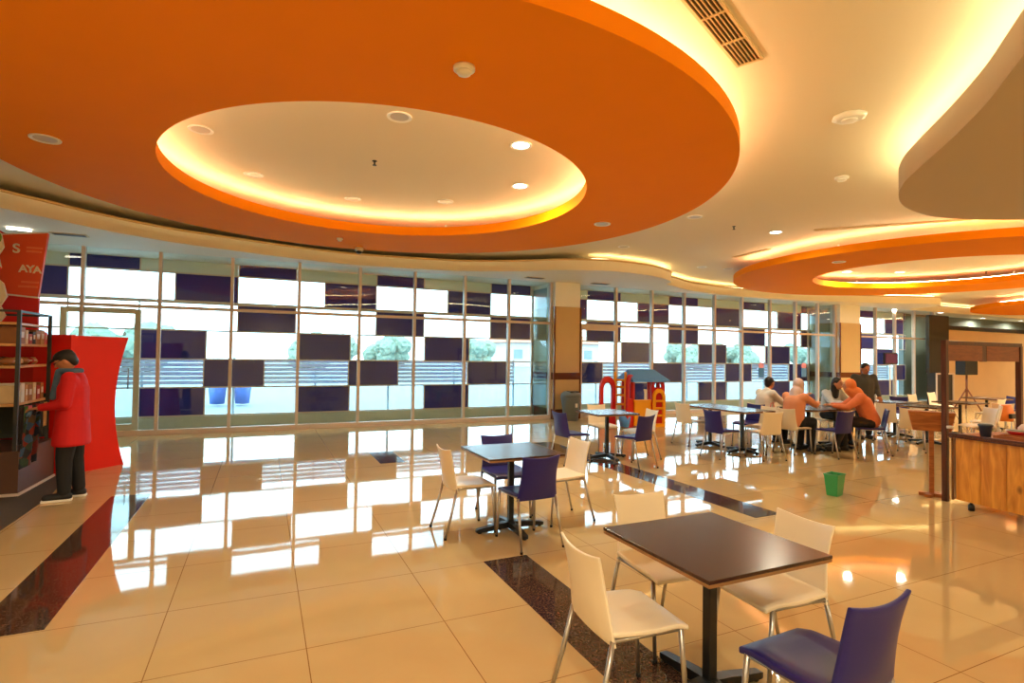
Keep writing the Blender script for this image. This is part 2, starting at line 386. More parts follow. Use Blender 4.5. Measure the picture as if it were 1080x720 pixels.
# ------------------------------------------------------------ outer chequered facade
rows = [.25, .86, 1.47, 2.09, 2.70, 3.32, 3.8]
start = {5: -3.57, 4: -1.73, 3: -3.57, 2: -2.33, 1: -1.16, 0: -2.33}
root = empty('window_6', (8.5, FY, 0), 0, kind='structure'); ox = 8.5
XL, XR = -6.8, 24.0
for rr in range(6):
    z0, z1 = rows[rr], rows[rr + 1]; x = start[rr] - 2 * 3.05; prev = XL
    while prev < XR:
        a, c = x, x + 1.2
        if c > XL:
            a2, c2 = max(a, XL), min(c, XR)
            if a2 > prev + .05:                       # clear (or spandrel) stretch
                w = min(a2, XR) - prev; cx = (prev + min(a2, XR)) / 2 - ox
                if rr == 5: build('spandrel', box(bmesh.new(), (cx, 0, (z0 + z1) / 2), (w - .03, .03, z1 - z0 - .03)), M_spand, root)
                else: build('pane', box(bmesh.new(), (cx, 0, (z0 + z1) / 2), (w - .03, .01, z1 - z0 - .03)), M_glass2, root)
            if a2 < XR - .05:
                door = (rr in (2, 3, 0, 1)) and abs(a + 3.57) < .05
                if not door: build('dark_panel', box(bmesh.new(), ((a2 + c2) / 2 - ox, 0, (z0 + z1) / 2), (c2 - a2 - .02, .035, z1 - z0 - .03)), M_navy, root)
                for xe in (a2, c2):
                    build('glazing_bar', box(bmesh.new(), (xe - ox, 0, (z0 + z1) / 2), (.025, .05, z1 - z0)), M_frame, root)
            prev = min(c2, XR)
        x += 3.05
        if x > XR and prev < XR:
            w = XR - prev
            if w > .05: build('pane', box(bmesh.new(), ((prev + XR) / 2 - ox, 0, (z0 + z1) / 2), (w, .01, z1 - z0 - .03)), M_glass2, root)
            break
for z in rows[:6]:
    build('rail', box(bmesh.new(), (0, 0, z), (XR - XL, .06, .03 if z != 2.70 else .07)), M_frame, root)
tag(build('trim_13', box(bmesh.new(), (8.5, FY + .05, .12), (31, .3, .24)), M_curb), kind='structure')
# glazed door in the left bay
d = empty('door_1', (-2.8, GY + .06, 0), 0, kind='structure')
for x in (-.58, .58): build('door_stile', box(bmesh.new(), (x, 0, 1.22), (.1, .06, 2.44)), M_white, d)
build('door_rail', box(bmesh.new(), (0, 0, 2.4), (1.06, .06, .1)), M_white, d); build('door_rail', box(bmesh.new(), (0, 0, .15), (1.06, .06, .14)), M_white, d)
build('door_pane', box(bmesh.new(), (0, 0, 1.28), (1.06, .012, 2.14)), M_glass, d)
build('door_handle', tube(bmesh.new(), [(.46, -.07, .9), (.46, -.07, 1.3)], .012, 8), M_chrome, d)
d = empty('door_2', (8.33, GY - .07, 0), 0, kind='structure')
for x in (-.58, .58): build('door_stile', box(bmesh.new(), (x, 0, 1.24), (.11, .06, 2.48)), M_frame, d)
build('door_rail', box(bmesh.new(), (0, 0, 2.42), (1.05, .06, .13)), M_frame, d); build('door_rail', box(bmesh.new(), (0, 0, .15), (1.05, .06, .12)), M_frame, d)
build('door_handle', tube(bmesh.new(), [(.5, -.06, .9), (.5, -.06, 1.3)], .014, 8), M_black, d)

# slatted balustrade outside, seen through the second row from the ground
def balustrade(x0, x1, label):
    rt = empty('slatted_railing', ((x0 + x1) / 2, 14.25, -.05), 0, label, 'railing', None)
    w = x1 - x0
    for k in range(6): build('slat', box(bmesh.new(), (0, 0, .98 + k * .1), (w, .03, .08), bevel=.006), M_slat, rt)
    n = int(w // 2) + 1
    for k in range(n + 1): build('post', box(bmesh.new(), (-w / 2 + k * w / n, .05, .78), (.05, .05, 1.56)), M_rod, rt)
balustrade(-6, 6.6, 'white slatted railing outside the left stretch of glazing')
balustrade(7.6, 24, 'white slatted railing outside beyond the play house')

# right hand wall pieces
tag(build('wall_stone', box(bmesh.new(), (32.7, 12.75, 1.46), (16.6, .3, 2.92)), mat('beige_stone', rgb(222, 192, 148), .3, noise=.1, nscale=1.2)), kind='structure')
tag(build('trim_14', box(bmesh.new(), (32.8, 12.72, 3.0), (16.4, .36, .16)), M_black), kind='structure')
tag(build('wall_recess', box(bmesh.new(), (32.5, 13.75, 1.95), (17, .2, 3.9)), mat('teal_grey_paint', rgb(120, 132, 128), .6)), kind='structure')
pan = empty('folding_partition', (23.6, 12.2, 0), 0, 'tall black panel standing between the glazing and the stone wall', 'partition')
build('panel', box(bmesh.new(), (0, 0, 2.3), (1.3, .12, 2.2)), mat('olive_black', rgb(40, 38, 28), .5), pan)
build('lower_cabinet', box(bmesh.new(), (.1, -.02, .6), (1.1, .3, 1.2)), mat('charcoal', rgb(48, 44, 42), .5), pan)
bm = bmesh.new(); box(bm, (.1, -.2, 1.17), (1.16, .04, .06)); box(bm, (-.45, -.2, .6), (.05, .04, 1.2)); box(bm, (.65, -.2, .6), (.05, .04, 1.2)); build('grey_frame', bm, M_frame, pan)

# ------------------------------------------------------------ outdoors
M_ground = mat('pale_concrete', rgb(128, 146, 156), .8, noise=.05, nscale=.4)
tag(build('ground_outside', box(bmesh.new(), (20, 73.8, -.1), (260, 120, .1)), M_ground), kind='structure')
M_leaf = mat('leaf_green', rgb(134, 152, 134), .8, noise=.25, nscale=2)
M_bark = mat('bark', rgb(96, 78, 60), .9)
def tree(x, y, h, w, label):
    h = h * .95; rt = empty('tree', (x, y, -.05), random.uniform(0, 6), label, 'tree', 'trees beyond the parking ground')
    build('trunk', tube(bmesh.new(), [(0, 0, 0), (.1, .05, h * .3), (0, .1, h * .62)], [.2, .16, .08], 8), M_bark, rt)
    bm = bmesh.new()
    for k in range(16):
        a = random.uniform(0, 6.28); q = random.uniform(0, 1) ** .5 * w * .42; z = h * random.uniform(.2, .62); s = w * random.uniform(.13, .2)
        b_ = bmesh.new(); bmesh.ops.create_icosphere(b_, subdivisions=3, radius=s)
        for v in b_.verts: v.co *= 1 + random.uniform(-.13, .13)
        _merge(bm, b_, Matrix.Translation((q * math.cos(a), q * math.sin(a), z)))
    build('crown', bm, M_leaf, rt)
for x, y, h, w, l in [(-9.5, 50, 5.2, 7, 'pale green rounded tree seen through the glass door at the far left'), (5, 55, 5.0, 6, 'broad low tree seen through the glazing left of centre'),
                      (14, 66, 5.3, 6, 'round tree beside the first one left of centre outside'), (21, 55, 4.9, 5, 'tree outside behind the middle bays'), (26.5, 68, 5.4, 5, 'tree outside left of the red-roofed building'),
                      (53, 58, 5, 6, 'tree outside beyond the play house'), (66, 62, 5, 7, 'tree outside behind the seated man'), (80, 60, 5.2, 7, 'tree outside at the far right of the glazing')]:
    tree(x, y, h, w, l)
hb = empty('low_building', (40, 76, -.05), 0, 'pale low building with a reddish roof outside beyond the glazing', 'building')
build('wall', box(bmesh.new(), (0, 0, 1.8), (16, 8, 3.6)), mat('pale_render', rgb(206, 196, 190), .8), hb)
bm = bmesh.new(); vs = [bm.verts.new(p) for p in ((-8.6, -4.6, 3.6), (8.6, -4.6, 3.6), (8.6, 4.6, 3.6), (-8.6, 4.6, 3.6), (-6, 0, 5.4), (6, 0, 5.4))]
for q in ((0, 1, 5, 4), (1, 2, 5), (2, 3, 4, 5), (3, 0, 4), (3, 2, 1, 0)): bm.faces.new([vs[i] for i in q])
build('roof', bm, mat('roof_tile', rgb(196, 128, 104), .8), hb)
for k in range(4): build('window', box(bmesh.new(), (-6 + k * 4, -4.02, 1.9), (1.4, .06, 1.3)), mat('window_haze', rgb(130, 150, 165), .4), hb)
def outdoor_bin(x, y, label):
    rt = empty('wheeled_bin', (x, y, -.05), 0, label, 'bin', 'blue bins outside')
    build('bin_body', loft(bmesh.new(), [(0, 0, .06, .2, .2), (0, 0, .75, .27, .27)], 4), mat('blue_bin', rgb(40, 110, 190), .5), rt)
    build('lid', box(bmesh.new(), (0, 0, .79), (.56, .56, .08), bevel=.02), mat('blue_bin', rgb(40, 110, 190), .5), rt)
outdoor_bin(-1.25, 19.2, 'blue bin outside, the left one of two behind the left bays')
outdoor_bin(-.55, 19.2, 'blue bin outside, the right one of two behind the left bays')

# ------------------------------------------------------------ ceiling fixtures
def downlight(x, y, z, lit, label, power=None, rad=.09, group='recessed downlights'):
    rt = empty('downlight', (x, y, z), 0, label, 'ceiling light', group)
    bm = bmesh.new(); n = 24
    for (r0, z0), (r1, z1) in (((rad, -.004), (rad + .03, -.012)), ((rad + .03, -.012), (rad + .032, 0))):
        A = [bm.verts.new((r0 * math.cos(2 * math.pi * k / n), r0 * math.sin(2 * math.pi * k / n), z0)) for k in range(n)]
        B = [bm.verts.new((r1 * math.cos(2 * math.pi * k / n), r1 * math.sin(2 * math.pi * k / n), z1)) for k in range(n)]
        for k in range(n): bm.faces.new((A[k], A[(k + 1) % n], B[(k + 1) % n], B[k]))
    build('trim_ring', bm, M_white, rt)
    build('lens', lathe(bmesh.new(), [(rad, -.006), (rad * .97, 0)], n=24), M_lamp if lit else M_lampoff, rt)
    if lit:
        L_ = bpy.data.lights.new('lamp', 'AREA'); L_.shape = 'DISK'; L_.size = rad * 1.8; L_.energy = power or DOWN_W; L_.color = WARM; L_.spread = R(165)
        lo = bpy.data.objects.new('lamp', L_); COL.objects.link(lo); lo.parent = rt; lo.location = (0, 0, -.02)
    return rt
C = Z_CEIL
for x, y, z, lit, l in [
    (2.53, 5.36, C, 1, 'lit downlight, the upper one of the pair in the large orange ring opening'),
    (3.14, 6.66, C, 1, 'lit downlight, the lower one of the pair in the large orange ring opening'),
    (-.10, 5.24, C, 0, 'unlit downlight touching the top left rim of the large ring opening'),
    (-.64, 6.47, C, 0, 'unlit downlight near the left tip of the large ring opening'),
    (-.16, 7.81, C, 0, 'unlit downlight at the lower left of the large ring opening'),
    (1.17, 8.35, C, 0, 'unlit downlight near the bottom middle of the large ring opening'),
    (2.46, 7.85, C, 0, 'unlit downlight at the lower right of the large ring opening'),
    (1.16, 5.24, C, 0, 'unlit downlight near the top middle of the large ring opening'),
    (8.46, 6.98, C, 1, 'lit downlight in the cream ceiling between the two orange rings'),
    (13.88, 9.27, C, 1, 'lit downlight, left one of two inside the second orange ring'),
    (15.1, 8.67, C, 1, 'lit downlight, right one of two inside the second orange ring'),
    (6.39, 6.82, C, 0, 'unlit downlight just right of the large orange ring'),
    (6.84, 9.36, C, 0, 'unlit downlight under the lower right of the large orange ring'),
    (10.1, 10.52, C, 0, 'unlit downlight left of the second orange ring tip'),
    (10.9, 10.42, C, 0, 'unlit downlight closest to the second orange ring tip'),
    (-1.88, 6.36, 3.6, 0, 'unlit downlight set in the left part of the large orange ring'),
    (4.5, 6.69, 3.6, 0, 'unlit downlight set in the right part of the large orange ring'),
    (10.4, 7.11, 3.6, 0, 'unlit downlight set in the left part of the second orange ring'),
    (21.62, 12.6, Z_SOF, 1, 'lit downlight in the soffit right of the second column'),
    (24.5, 12.55, Z_SOF, 1, 'lit downlight in the soffit near the black partition'),
    (29, 13.2, Z_SOF, 1, 'lit downlight above the stone wall, left one'),
    (32, 13.1, Z_SOF, 1, 'lit downlight above the stone wall, right one')]:
    downlight(x, y, z, lit, l, power=DOWN_W * (1.2 if z == Z_SOF else 1))
# unseen fill lamps added over the rest of the hall, above and behind the viewpoint
hall = [(-4.5, 0.5), (-4.5, -4), (0, -1.2), (.5, -5), (3.2, .6) , (5.6, -4.5), (14.5, -4.5), (16, .5), (20, 3.5), (21, -3), (26, 0.5), (25, -5), (31, 3.5), (33, -3), (19.3, 8.2), (33, 9.5), (-5.6, 4.2), (10.6, 4.6)]
HALLW = ['near the left wall, level with the viewpoint', 'in the rear left corner of the hall', 'just behind the viewpoint', 'far behind the viewpoint by the rear wall', 'directly over the lower right of the nearest table', 'behind the wave soffit by the rear wall', 'right of the wave soffit by the rear wall', 'right of the wave soffit, level with the viewpoint',
         'between the second orange ring and the rear wall', 'by the rear wall beyond the stall', 'beyond the stall, level with the viewpoint', 'near the rear wall farther right than the stall', 'right of the stall below the most distant ring', 'in the rear right part of the hall', 'between the second and the most distant orange ring', 'right of the most distant orange ring', 'by the left wall over the carpeted shop area', 'between the wave soffit and the second orange ring']
for i, (x, y) in enumerate(hall):
    downlight(x, y, C, 1, 'added round fill downlight ' + HALLW[i], power=FILL_W * (2.0 if x > 12 else 1.0), rad=.12, group='added fill downlights outside the picture')

def detector(x, y, z, label, rr=.07):
    rt = empty('smoke_detector', (x, y, z), 0, label, 'smoke detector')
    build('base', lathe(bmesh.new(), [(rr, 0), (rr, -.02), (rr * .85, -.03)]), M_white, rt)
    build('sensor_head', lathe(bmesh.new(), [(rr * .7, -.03), (rr * .6, -.05), (rr * .2, -.055)]), M_white, rt)
detector(1.2, 3.46, 3.6, 'white round smoke detector on the near part of the large orange ring', .075)
detector(1.15, 9.6, 3.6, 'small white detector on the far edge of the large orange ring', .05)
detector(6.61, 4.48, C, 'flat pale detector on the cream ceiling left of the wave soffit', .08)
rt = empty('ceiling_speaker', (5.01, 3.32, C), R(20), 'octagonal white fixture on the cream ceiling beside the wave soffit', 'ceiling fixture')
build('housing', lathe(bmesh.new(), [(.15, 0), (.15, -.015), (.11, -.035), (.1, -.035)], n=8), M_white, rt)
build('centre_disc', lathe(bmesh.new(), [(.07, -.036), (.06, -.05), (.03, -.052)]), M_white, rt)
rt = empty('dome_camera', (1.58, 11.55, Z_SOF + .28), 0, 'white dome security camera above the glazing left of centre', 'security camera')
rt.location = (1.58, 10.3, 3.6)
build('mount', lathe(bmesh.new(), [(.075, 0), (.075, -.06), (.06, -.065)]), M_white, rt)
build('dome', lathe(bmesh.new(), [(.055, -.065), (.05, -.09), (.03, -.11), (.01, -.115)]), M_black, rt)
def sprinkler(x, y, label):
    rt = empty('sprinkler', (x, y, C), 0, label, 'sprinkler', 'ceiling sprinklers')
    build('stem', lathe(bmesh.new(), [(.03, 0), (.03, -.006), (.01, -.01), (.01, -.05)], n=12), M_black, rt)
    build('deflector', lathe(bmesh.new(), [(.025, -.05), (.025, -.056)], n=12), M_black, rt)
sprinkler(1.17, 6.59, 'dark sprinkler in the middle of the large ring opening')
sprinkler(7.46, 7.01, 'dark sprinkler on the cream ceiling between the two orange rings')
sprinkler(16.82, 7.58, 'dark sprinkler inside the second orange ring')
M_vent = mat('vent_dark', rgb(70, 52, 30), .6); M_ventf = mat('vent_frame', rgb(214, 186, 130), .5)
def vent(p0, p1, w, label, bars=2):
    p0, p1 = Vector(p0), Vector(p1); d_ = p1 - p0; L_ = d_.length; rz = math.atan2(d_.y, d_.x); c = (p0 + p1) / 2
    rt = empty('ceiling_vent', (c.x, c.y, C), rz, label, 'vent')
    bm = bmesh.new()
    for s in (-1, 1): box(bm, (0, s * (w / 2 - .01), -.008), (L_, .02, .016)); box(bm, (s * (L_ / 2 - .01), 0, -.008), (.02, w, .016))
    build('frame', bm, M_ventf, rt)
    build('dark_backing', box(bmesh.new(), (0, 0, -.002), (L_ - .02, w - .02, .003)), M_vent, rt)
    n = max(2, int(w / .028))
    for k in range(n): build('louvre', box(bmesh.new(), (0, -w / 2 + (k + .5) * w / n, -.009), (L_ - .04, .006, .012)), M_ventf, rt)
    for k in range(bars): build('cross_bar', box(bmesh.new(), (-L_ / 2 + (k + 1) * L_ / (bars + 1), 0, -.012), (.015, w - .03, .012)), M_ventf, rt)
vent((2.0, 2.4, 0), (3.4, 3.04, 0), .2, 'slotted air vent on the cream ceiling nearest the camera', 3)
vent((8.9, 6.55, 0), (10.4, 4.85, 0), .12, 'long dark slot vent beside the near rim of the second orange ring', 1)
vent((9.73, 9.15, 0), (9.62, 8.1, 0), .1, 'short slot vent left of the second orange ring', 1)
def sof_vent(x, y, label):
    rt = empty('soffit_vent', (x, y, Z_SOF), 0, label, 'vent')
    build('frame', box(bmesh.new(), (0, 0, -.006), (.5, .2, .012)), M_ventf, rt)
    build('grille', box(bmesh.new(), (0, 0, -.014), (.44, .14, .006)), M_vent, rt)
sof_vent(-3.0, 11.4, 'small grille in the window soffit above the red banner'); sof_vent(6.1, 12.0, 'small grille in the window soffit left of the first column'); sof_vent(8.1, 12.1, 'small grille in the window soffit right of the first column')
rt = empty('tube_light', (-3.6, 11.2, Z_SOF), R(10), 'white tube light on the soffit behind the orange banner', 'ceiling light')
build('tube', box(bmesh.new(), (0, 0, -.02), (.3, .05, .03), bevel=.01), M_lamp, rt)

# ------------------------------------------------------------ chairs
def make_chair(mt, thick, name='dining_chair'):
    rt = empty(name)
    def seat_fn(u_, v):
        y = -.19 + .4 * v; w = .198 + .013 * math.sin(v * math.pi) - (.01 * v)
        x = (u_ * 2 - 1) * w
        z = .447 - .012 * math.cos((u_ - .5) * math.pi) * math.sin(v * math.pi) + .012 * (1 - v) ** 2 - .02 * max(0, v - .82) / .18 * (v > .82)
        return Vector((x, y, z))
    s = build('seat', sheet(bmesh.new(), seat_fn, 10, 12, thick, lambda a, c: Vector((0, 0, 1))), mt, rt)
    bevel_mod(s, thick * .3)
    def back_fn(u_, v):
        t = u_ * 2 - 1
        w = .2 - .03 * v + .014 * v ** 3 - .012 * math.sin(v * math.pi)
        z = .405 + .37 * v + (.018 * t * t) * v
        y = -.2 - .0 * v - .055 * v ** 2.2 + .04 * (1 - t * t) * -.9 * math.sin(.4 + v * 2.2) + .02 * (1 - v) ** 3
        return Vector((t * w, y, z))
    def back_ax(u_, v): return Vector((-.22 * (u_ * 2 - 1), 1, .15 * v)).normalized()
    k_ = build('backrest', sheet(bmesh.new(), back_fn, 12, 14, thick * .62, back_ax), mt, rt)
    bevel_mod(k_, thick * .2)
    bm = bmesh.new()
    tube(bm, [(-.185, -.19, .43), (-.185, .165, .428)], .009, 8); tube(bm, [(.185, -.19, .43), (.185, .165, .428)], .009, 8)
    tube(bm, [(-.185, .16, .425), (.185, .16, .425)], .009, 8); tube(bm, [(-.185, -.18, .427), (.185, -.18, .427)], .009, 8)
    build('seat_frame', bm, M_chrome, rt)
    for sx in (-1, 1):
        for pts in ([(sx * .185, .165, .43), (sx * .19, .185, .2), (sx * .196, .2, .012)], [(sx * .185, -.185, .43), (sx * .195, -.24, .2), (sx * .206, -.295, .012)]):
            lg = build('leg', tube(bmesh.new(), pts, [.0125, .0115, .0105], 10), M_chrome, rt)
            p = pts[-1]; build('foot_cap', lathe(bmesh.new(), [(.0125, 0), (.013, .02)], (p[0], p[1], 0), 10), M_cap, lg)
    return rt
white0 = make_chair(M_cream, .022); blue0 = make_chair(M_blue, .03)
used = {'w': False, 'b': False}
def chair(kind, x, y, yaw, label, group):
    proto = white0 if kind == 'w' else blue0
    o = proto if not used[kind] else copy_tree(proto); used[kind] = True
    o.location = (x, y, 0); o.rotation_euler.z = R(yaw); tag(o, label, 'chair', group)
# yaw: 0 faces +Y, 90 faces -X, -90 faces +X, 180 faces -Y
g1 = 'chairs around the nearest table'
chair('w', 1.59, 2.13, -94, 'cream chair left of the nearest dark table, seen from the side', g1)
chair('w', 2.17, 2.56, 176, 'cream chair behind the nearest dark table, partly hidden by its top', g1)
chair('w', 2.46, 2.07, 86, 'cream chair at the right side of the nearest dark table', g1)
chair('b', 2.04, 1.50, 2, 'blue chair in the bottom right foreground before the nearest table', g1)
g2 = 'chairs around the second table'
chair('w', 1.80, 4.88, -88, 'cream chair left of the second table in front of the big glazing', g2)
chair('b', 2.18, 4.40, 3, 'blue chair on the near side of the second table, back to the camera', g2)
chair('b', 2.32, 5.18, 180, 'blue chair on the far side of the second table facing the camera', g2)
chair('w', 2.76, 4.84, 92, 'cream chair right of the second table', g2)
g3 = 'chairs around the table before the play house'
chair('b', 4.42, 7.35, -84, 'blue chair seen edge-on below the grey waste bin', g3)
chair('w', 5.45, 8.02, 176, 'cream chair behind the table in front of the play house', g3)
chair('b', 5.13, 6.74, 12, 'blue chair with its back to the camera right of the play house table', g3)
chair('w', 5.62, 7.25, 82, 'cream chair just behind the blue chair right of the play house table', g3)
g4 = 'chairs around the double table'
chair('w', 7.52, 8.1, -84, 'cream chair at the left end of the bluish double table', g4)
chair('b', 7.05, 6.86, -86, 'blue chair on the left side of the bluish double table', g4)
chair('b', 8.30, 7.45, 98, 'blue chair on the far side of the double table beside a red bag', g4)
chair('w', 7.62, 6.52, -14, 'cream chair nearest the camera at the double table, back to the camera', g4)
chair('w', 8.1, 6.98, 95, 'cream chair just behind the nearest one at the double table', g4)
g5 = 'chairs around the occupied tables'
chair('w', 8.62, 6.72, -86, 'cream chair under the woman with the pale headscarf', g5)
chair('w', 8.93, 7.62, -90, 'cream chair under the dark-haired man in white', g5)
chair('b', 8.95, 6.22, -8, 'empty blue chair on the near side between the occupied tables', g5)
chair('b', 9.85, 6.16, 40, 'blue chair under the woman in the orange headscarf', g5)
chair('w', 10.45, 7.35, 170, 'cream chair under the person with long dark hair', g5)
g6 = 'chairs in the far right rows'
for k_, x, y, yw, l in [('w', 10.95, 6.1, -60, 'cream chair right behind the orange headscarf woman, back to the camera'), ('w', 11.7, 6.9, -80, 'cream chair left of the small far table with a blue chair'),
                   ('b', 13.7, 7.9, 120, 'tilted blue chair by the small far table left of the wooden post'), ('b', 12.4, 9.0, 180, 'blue chair far behind the standing man'),
                   ('w', 12.3, 5.7, 60, 'cream chair just left of the wooden post of the stall'), ('w', 13.2, 6.0, 30, 'cream chair seen inside the stall frame on its left'),
                   ('w', 14.3, 6.2, -60, 'cream chair seen inside the stall frame in the middle'), ('w', 15.6, 7.0, 0, 'cream chair behind the stall counter goods'),
                   ('w', 15.2, 8.2, 180, 'cream chair near the easel inside the stall frame'), ('b', 17.0, 7.3, 70, 'blue chair seen inside the stall frame at its right'),
                   ('w', 16.8, 8.6, 180, 'cream chair farthest back inside the stall frame'), ('w', 10.6, 8.6, 120, 'cream chair far behind the people, left of the black partition')]:
    chair(k_, x, y, yw, l, g6)
chair('w', 9.35, 11.5, 150, 'cream chair beside the play house at its right', 'chairs by the glazing')

# ------------------------------------------------------------ tables
def make_table():
    rt = empty('dining_table')
    t = build('tabletop', box(bmesh.new(), (0, 0, .742), (.75, .75, .016), bevel=.003), M_top, rt)
    build('top_edge', box(bmesh.new(), (0, 0, .7265), (.746, .746, .015)), M_edge, t)
    build('column_post', box(bmesh.new(), (0, 0, .385), (.05, .05, .67), bevel=.006), M_black, rt)
    build('mounting_plate', box(bmesh.new(), (0, 0, .713), (.3, .3, .012)), M_black, rt)
    for a in range(4):
        bm = bmesh.new(); d_ = Vector((math.cos(a * math.pi / 2), math.sin(a * math.pi / 2), 0)); n_ = Vector((-d_.y, d_.x, 0)); rings = []
        for q, hw, z0, z1 in ((.0, .032, .03, .085), (.12, .03, .022, .075), (.33, .024, .012, .045), (.345, .02, .014, .04)):
            rings.append([bm.verts.new(d_ * q + n_ * s * hw + Vector((0, 0, z))) for s, z in ((-1, z0), (1, z0), (1, z1), (-1, z1))])
        for A, B in zip(rings, rings[1:]):
            for k_ in range(4): bm.faces.new((A[k_], A[(k_ + 1) % 4], B[(k_ + 1) % 4], B[k_]))
        bm.faces.new(rings[0][::-1]); bm.faces.new(rings[-1])
        fr = build('base_arm', bm, M_black, rt)
        p = d_ * .31; build('glide', lathe(bmesh.new(), [(.018, 0), (.018, .018)], (p.x, p.y, 0), 12), M_cap, fr)
    return rt
tb0 = make_table(); first = True
for x, y, rz, l, g in [(2.03, 2.05, 0, 'nearest dark brown square table with four chairs in the foreground', None), (2.17, 4.72, 0, 'second square table with two blue and two cream chairs', None),
                    (5.12, 7.42, -4, 'square table in front of the toy play house', None), (7.72, 7.05, 0, 'nearer of the two joined bluish tables', None), (7.72, 7.81, 0, 'farther of the two joined bluish tables', None),
                    (9.2, 6.88, 0, 'left one of the two joined tables the people sit at', None), (9.955, 6.88, 0, 'right one of the two joined tables the people sit at', None),
                    (12.6, 7.35, 10, 'small far table left of the blue chair beyond the orange headscarf woman', None), (12.1, 6.45, 0, 'far table just left of the wooden post of the stall', None),
                    (14.1, 6.85, 0, 'far table seen inside the stall frame with its black post showing', None), (16.4, 7.4, 0, 'far table at the right inside the stall frame', None)]:
    o = tb0 if first else copy_tree(tb0); first = False
    o.location = (x, y, 0); o.rotation_euler.z = R(rz); tag(o, l, 'table', 'square pedestal tables')

# red bag hung on the blue chair
rt = empty('red_bag', (8.62, 7.18, .0), R(10), 'small red bag hanging at the blue chair of the double table', 'bag')
build('bag_body', loft(bmesh.new(), [(0, 0, .5, .1, .04), (0, 0, .62, .12, .06), (0, 0, .74, .09, .03)], 16), M_red, rt)
build('strap', tube(bmesh.new(), [(-.07, 0, .73), (-.04, 0, .83), (.04, 0, .83), (.07, 0, .73)], .006, 6), M_red, rt)

# ------------------------------------------------------------ waste bins
rt = empty('waste_bin', (7.22, 12.08, 0), 0, 'large grey waste bin with a dark opening by the first column', 'waste bin')
M_grey = mat('grey_plastic', rgb(112, 118, 120), .45)
build('bin_body', loft(bmesh.new(), [(0, 0, 0, .17, .17), (0, 0, .03, .19, .19), (0, 0, .55, .25, .25), (0, 0, .58, .27, .27), (0, 0, .6, .27, .27)], 28), M_grey, rt)
build('lid', loft(bmesh.new(), [(0, 0, .6, .265, .265), (0, 0, .68, .255, .255), (0, 0, .74, .18, .2), (0, 0, .745, .1, .12)], 28), M_grey, rt)
build('opening_flap', box(bmesh.new(), (0, -.1, .742), (.26, .2, .03), bevel=.008), M_black, rt)
build('sticker', box(bmesh.new(), (.02, -.243, .4), (.07, .006, .1)), M_white, rt)
rt = empty('small_bin', (6.38, 4.42, 0), R(12), 'small green plastic waste bin alone on the shiny floor', 'waste bin')
bm = bmesh.new(); G = mat('green_plastic', rgb(52, 158, 92), .4)
rings = []
for q, z in ((.075, 0), (.1, .25), (.107, .25), (.107, .262), (.094, .262), (.07, .012)):
    rings.append([bm.verts.new((sx * q * 1.05, sy * q * .8, z)) for sx, sy in ((-1, -1), (1, -1), (1, 1), (-1, 1))])
for A, B in zip(rings, rings[1:]):
    for k_ in range(4): bm.faces.new((A[k_], A[(k_ + 1) % 4], B[(k_ + 1) % 4], B[k_]))
bm.faces.new(rings[0][::-1]); bm.faces.new(rings[-1])
bevel_mod(build('bin_body', bm, G, rt), .006)
build('rim_tab', box(bmesh.new(), (.11, 0, .256), (.03, .08, .008)), G, rt)

